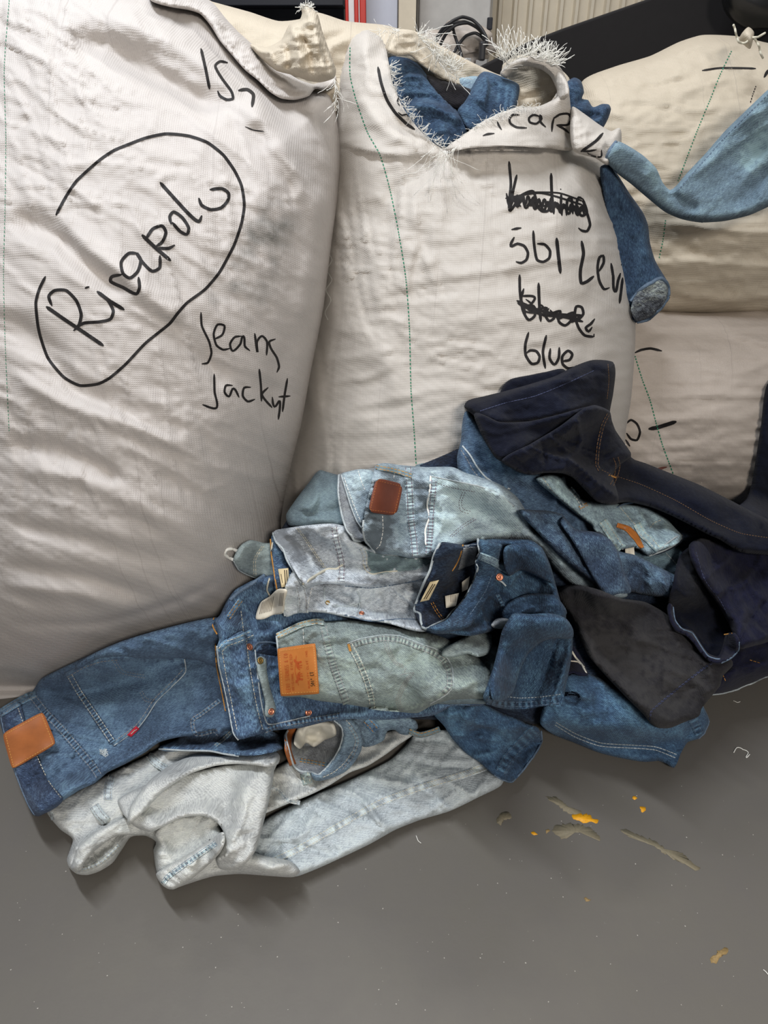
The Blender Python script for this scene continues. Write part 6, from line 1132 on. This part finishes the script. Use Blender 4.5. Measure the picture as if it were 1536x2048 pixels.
stitch(qO, [[(1227, 916), (1232, 930), (1228, 955), (1219, 972)], [(1236, 914), (1240, 930), (1236, 950), (1226, 974)]], M['dull'], 4, 1, 1.3)
joined('bar_tack', qO, dashes([(1218, 950), (1234, 956)], 15, 1, 3), .002, M['gold'], gO)

# ---- jeans draped over the right stack
gP = jeans('blue jeans leg hanging beside the middle sack with an open frayed cuff')
oP = [(1200, 335), (1218, 328), (1236, 350), (1260, 388), (1286, 425), (1296, 450), (1300, 485), (1310, 520), (1324, 545), (1334, 562), (1338, 590), (1326, 616), (1300, 638), (1275, 645), (1240, 646), (1225, 560), (1210, 440)]
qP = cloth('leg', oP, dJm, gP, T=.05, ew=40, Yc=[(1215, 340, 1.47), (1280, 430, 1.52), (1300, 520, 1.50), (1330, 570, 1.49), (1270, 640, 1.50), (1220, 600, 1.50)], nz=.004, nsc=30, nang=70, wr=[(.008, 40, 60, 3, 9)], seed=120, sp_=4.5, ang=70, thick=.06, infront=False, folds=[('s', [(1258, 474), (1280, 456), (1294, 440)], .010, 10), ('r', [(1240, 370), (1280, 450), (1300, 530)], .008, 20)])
inn = cloth('cuff_lining', [(1268, 596), (1285, 575), (1305, 562), (1325, 562), (1336, 576), (1332, 600), (1316, 622), (1295, 636), (1272, 642), (1262, 620)], D('denim_inside_grey', (74, 80, 90), .45, 1.9, slub=.5), gP, T=.004, ew=6, rs=2, clear=.004, nz=.004, nsc=10, seed=121, sp_=4)
cord([inn, qP], [(1262, 604), (1280, 582), (1300, 566), (1322, 558), (1336, 570), (1336, 592), (1322, 616), (1300, 636), (1274, 645)], .0040, M['edge_dark'], 'hem', parent=gP, jit=1.2)
gQ = jeans('light blue jeans leg slung in a curve across the ivory sack at the right')
oQ = [(1208, 318), (1218, 296), (1232, 282), (1250, 288), (1285, 310), (1312, 336), (1326, 366), (1340, 380), (1352, 372), (1372, 348), (1410, 308), (1450, 262), (1495, 218), (1540, 176), (1620, 120), (1720, 240), (1680, 340), (1600, 392), (1545, 410), (1500, 430), (1450, 442), (1400, 445), (1362, 438), (1330, 424), (1295, 396), (1262, 368), (1232, 345)]
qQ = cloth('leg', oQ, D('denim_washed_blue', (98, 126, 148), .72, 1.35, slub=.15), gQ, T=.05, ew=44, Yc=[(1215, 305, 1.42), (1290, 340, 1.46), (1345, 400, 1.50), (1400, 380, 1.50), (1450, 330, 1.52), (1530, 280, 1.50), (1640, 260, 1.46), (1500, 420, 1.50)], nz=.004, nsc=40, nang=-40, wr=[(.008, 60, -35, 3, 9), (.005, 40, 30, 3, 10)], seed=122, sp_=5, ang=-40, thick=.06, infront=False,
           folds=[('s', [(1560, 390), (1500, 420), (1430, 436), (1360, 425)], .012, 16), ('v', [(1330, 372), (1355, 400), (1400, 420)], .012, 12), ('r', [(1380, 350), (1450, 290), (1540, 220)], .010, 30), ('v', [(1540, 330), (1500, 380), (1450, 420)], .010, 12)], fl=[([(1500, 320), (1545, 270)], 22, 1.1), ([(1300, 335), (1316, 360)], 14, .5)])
stitch(qQ, [[(1356, 380), (1400, 330), (1450, 274), (1500, 224), (1545, 180)], [(1360, 430), (1420, 448), (1500, 436), (1560, 404)]], M['edge_dark'], 5, 3, 1.6)
cord(qQ, [(1212, 320), (1220, 300), (1232, 284)], .003, M['edge_dark'])

# ---------------------------------------------------------------- floor marks
def floor_poly(name, pts, mat, parent=None, h=.0008, irr=2., seed=1):
    L = cr(pts, 3., True); L = L+np.stack([vn(L[:, 0]/4, L[:, 1]/4, seed), vn(L[:, 1]/4, L[:, 0]/4, seed+1)], 1)*irr
    P = world(L, t_floor(L)); c = P.mean(0); n = len(P); V = [tuple(p+np.array([0, 0, h])) for p in P]+[tuple(c+np.array([0, 0, h*1.3]))]+[tuple(p+np.array([0, 0, .0001])) for p in P]
    Fc = []
    for i in range(n):
        j = (i+1) % n; Fc += [(i, n, j) , (i, j, n+1+j, n+1+i)]
    return mkmesh(name, np.array(V), Fc, mat, parent)
ym = plain('yellow_paint', (236, 160, 28), .5, .4, .2, 200); fm = plain('faded_yellow_paint', (126, 118, 98), .6, .3, .12, 260); fg = plain('scuffed_ochre', (150, 126, 84), .6, .3, .25, 260)
Zf = lambda pts: zz(950, 1550, .3815, pts)
spots = [('yellow_paint_fleck', 'largest bright yellow paint fleck on the floor', ym, [[(512, 212), (560, 205), (600, 210), (620, 232), (648, 240), (640, 252), (600, 245), (560, 246), (525, 235)]]),
         ('yellow_paint_fleck', 'small yellow paint fleck with a dark chip, right of the largest fleck', ym, [[(862, 168), (880, 165), (890, 185), (880, 196), (866, 185)]]),
         ('yellow_paint_fleck', 'tiny round yellow paint dot above the fleck with the dark chip', ym, [[(824, 112), (840, 110), (848, 122), (838, 130), (826, 124)]]),
         ('yellow_paint_fleck', 'small yellow paint fleck at the left end of the worn patch', ym, [[(294, 304), (312, 298), (324, 308), (312, 320), (298, 314)]]),
         ('yellow_paint_fleck', 'small ochre paint fleck just right of the leftmost yellow fleck', fg, [[(366, 286), (384, 284), (390, 296), (376, 306), (368, 298)]]),
         ('yellow_paint_fleck', 'lone pale yellow fleck on the bare floor below the others', fg, [[(572, 645), (590, 640), (602, 655), (590, 668), (576, 660)]]),
         ('yellow_paint_fleck', 'speckled ochre paint streak near the lower right corner of the floor', fg, [[(1232, 965), (1260, 935), (1300, 908), (1322, 905), (1326, 930), (1290, 950), (1262, 985), (1240, 985)]]),
         ('worn_paint_streak', 'faded ochre worn streak running down right across the floor', fm, [[(765, 290), (810, 295), (860, 315), (900, 330), (950, 350), (985, 375), (1010, 400), (1060, 398), (1100, 420), (1130, 455), (1178, 492), (1150, 494), (1110, 470), (1050, 446), (1000, 412), (950, 385), (900, 355), (840, 332), (790, 318)]]),
         ('worn_paint_streak', 'faded worn paint patch leading into the largest yellow fleck', fm, [[(370, 112), (430, 118), (480, 160), (530, 180), (560, 200), (520, 212), (470, 190), (430, 155), (395, 135)]]),
         ('worn_paint_streak', 'pale worn paint blotch below the largest yellow fleck', fm, [[(400, 285), (440, 262), (500, 252), (560, 262), (620, 290), (660, 340), (620, 330), (570, 300), (500, 300), (470, 335), (430, 320)]]),
         ('worn_paint_streak', 'faint worn paint blotch furthest left of the yellow flecks', fm, [[(120, 220), (150, 195), (185, 200), (190, 222), (150, 240), (135, 262), (112, 250)]])]
for k, (nm, lb, mm, ps) in enumerate(spots):
    for p in ps: o = floor_poly(nm, Zf(p), mm, None, .0005, 3., k); tag(o, lb, 'paint mark')
def lint(pts, lab, r=.0007):
    L = cr(pts, 1.5); P = world(L, t_floor(L)-.0); P[:, 2] = .0012+.001*np.abs(np.sin(np.arange(len(P))*.4)); o = tube('thread_scrap', P, r, M['white_thread'], None, 5); tag(o, lab, 'thread')
lint([(1467, 1506), (1474, 1496), (1486, 1500), (1496, 1506), (1492, 1516), (1499, 1510)], 'bent white thread scrap on the floor at the right', .0010)
lint([(832, 1672), (836, 1682), (842, 1688)], 'short white thread scrap below the long ice grey leg')
lint([(1466, 1402), (1474, 1406), (1480, 1404)], 'tiny white thread curl on the floor near the charcoal hem')
lint([(1526, 1940), (1532, 1946), (1536, 1950)], 'tiny pale thread at the lower right corner of the floor')
rs_ = random.Random(5)
V = []; Fc = []
for k in range(170):
    px, py = rs_.uniform(20, 1530), rs_.uniform(1560, 2040)
    if inside(np.array([[px, py]]), np.array([(60, 1500), (1100, 1450), (1100, 1560), (600, 1780), (300, 1800), (60, 1650)]))[0]: continue
    p = np.array([px, py]); P = world(p, t_floor(p)); r = rs_.uniform(.0004, .0013); b = len(V); m = 6
    for i in range(m): V.append((P[0]+r*math.cos(i*1.047)*rs_.uniform(.5, 1.3), P[1]+r*math.sin(i*1.047)*rs_.uniform(.5, 1.3), .0004))
    V.append((P[0], P[1], .0009)); Fc += [(b+i, b+(i+1) % m, b+m) for i in range(m)]
o = mkmesh('lint_specks', np.array(V), Fc, plain('pale_lint', (176, 172, 164), .8)); tag(o, 'pale lint specks and grit scattered over the grey floor', 'lint'); o['kind'] = 'stuff'

# ---------------------------------------------------------------- put every root Empty at the base of its thing
bpy.context.view_layer.update()
for r in [o for o in list(COL.objects) if o.type == 'EMPTY' and o.parent is None]:
    ch = list(r.children_recursive); ms = [c for c in ch if c.type == 'MESH']
    if not ms: continue
    A = []
    for c in ms:
        co = np.empty(len(c.data.vertices)*3, np.float32); c.data.vertices.foreach_get('co', co); A.append(co.reshape(-1, 3))
    B = np.vstack(A); base = np.array([(B[:, 0].min()+B[:, 0].max())/2, (B[:, 1].min()+B[:, 1].max())/2, B[:, 2].min()])
    r.location = base
    for c, a in zip(ms, A): c.data.vertices.foreach_set('co', (a-base).ravel()); c.data.update()
# part labels never repeat the name of the kind; tidy doubled numbering left to Blender's own suffixes
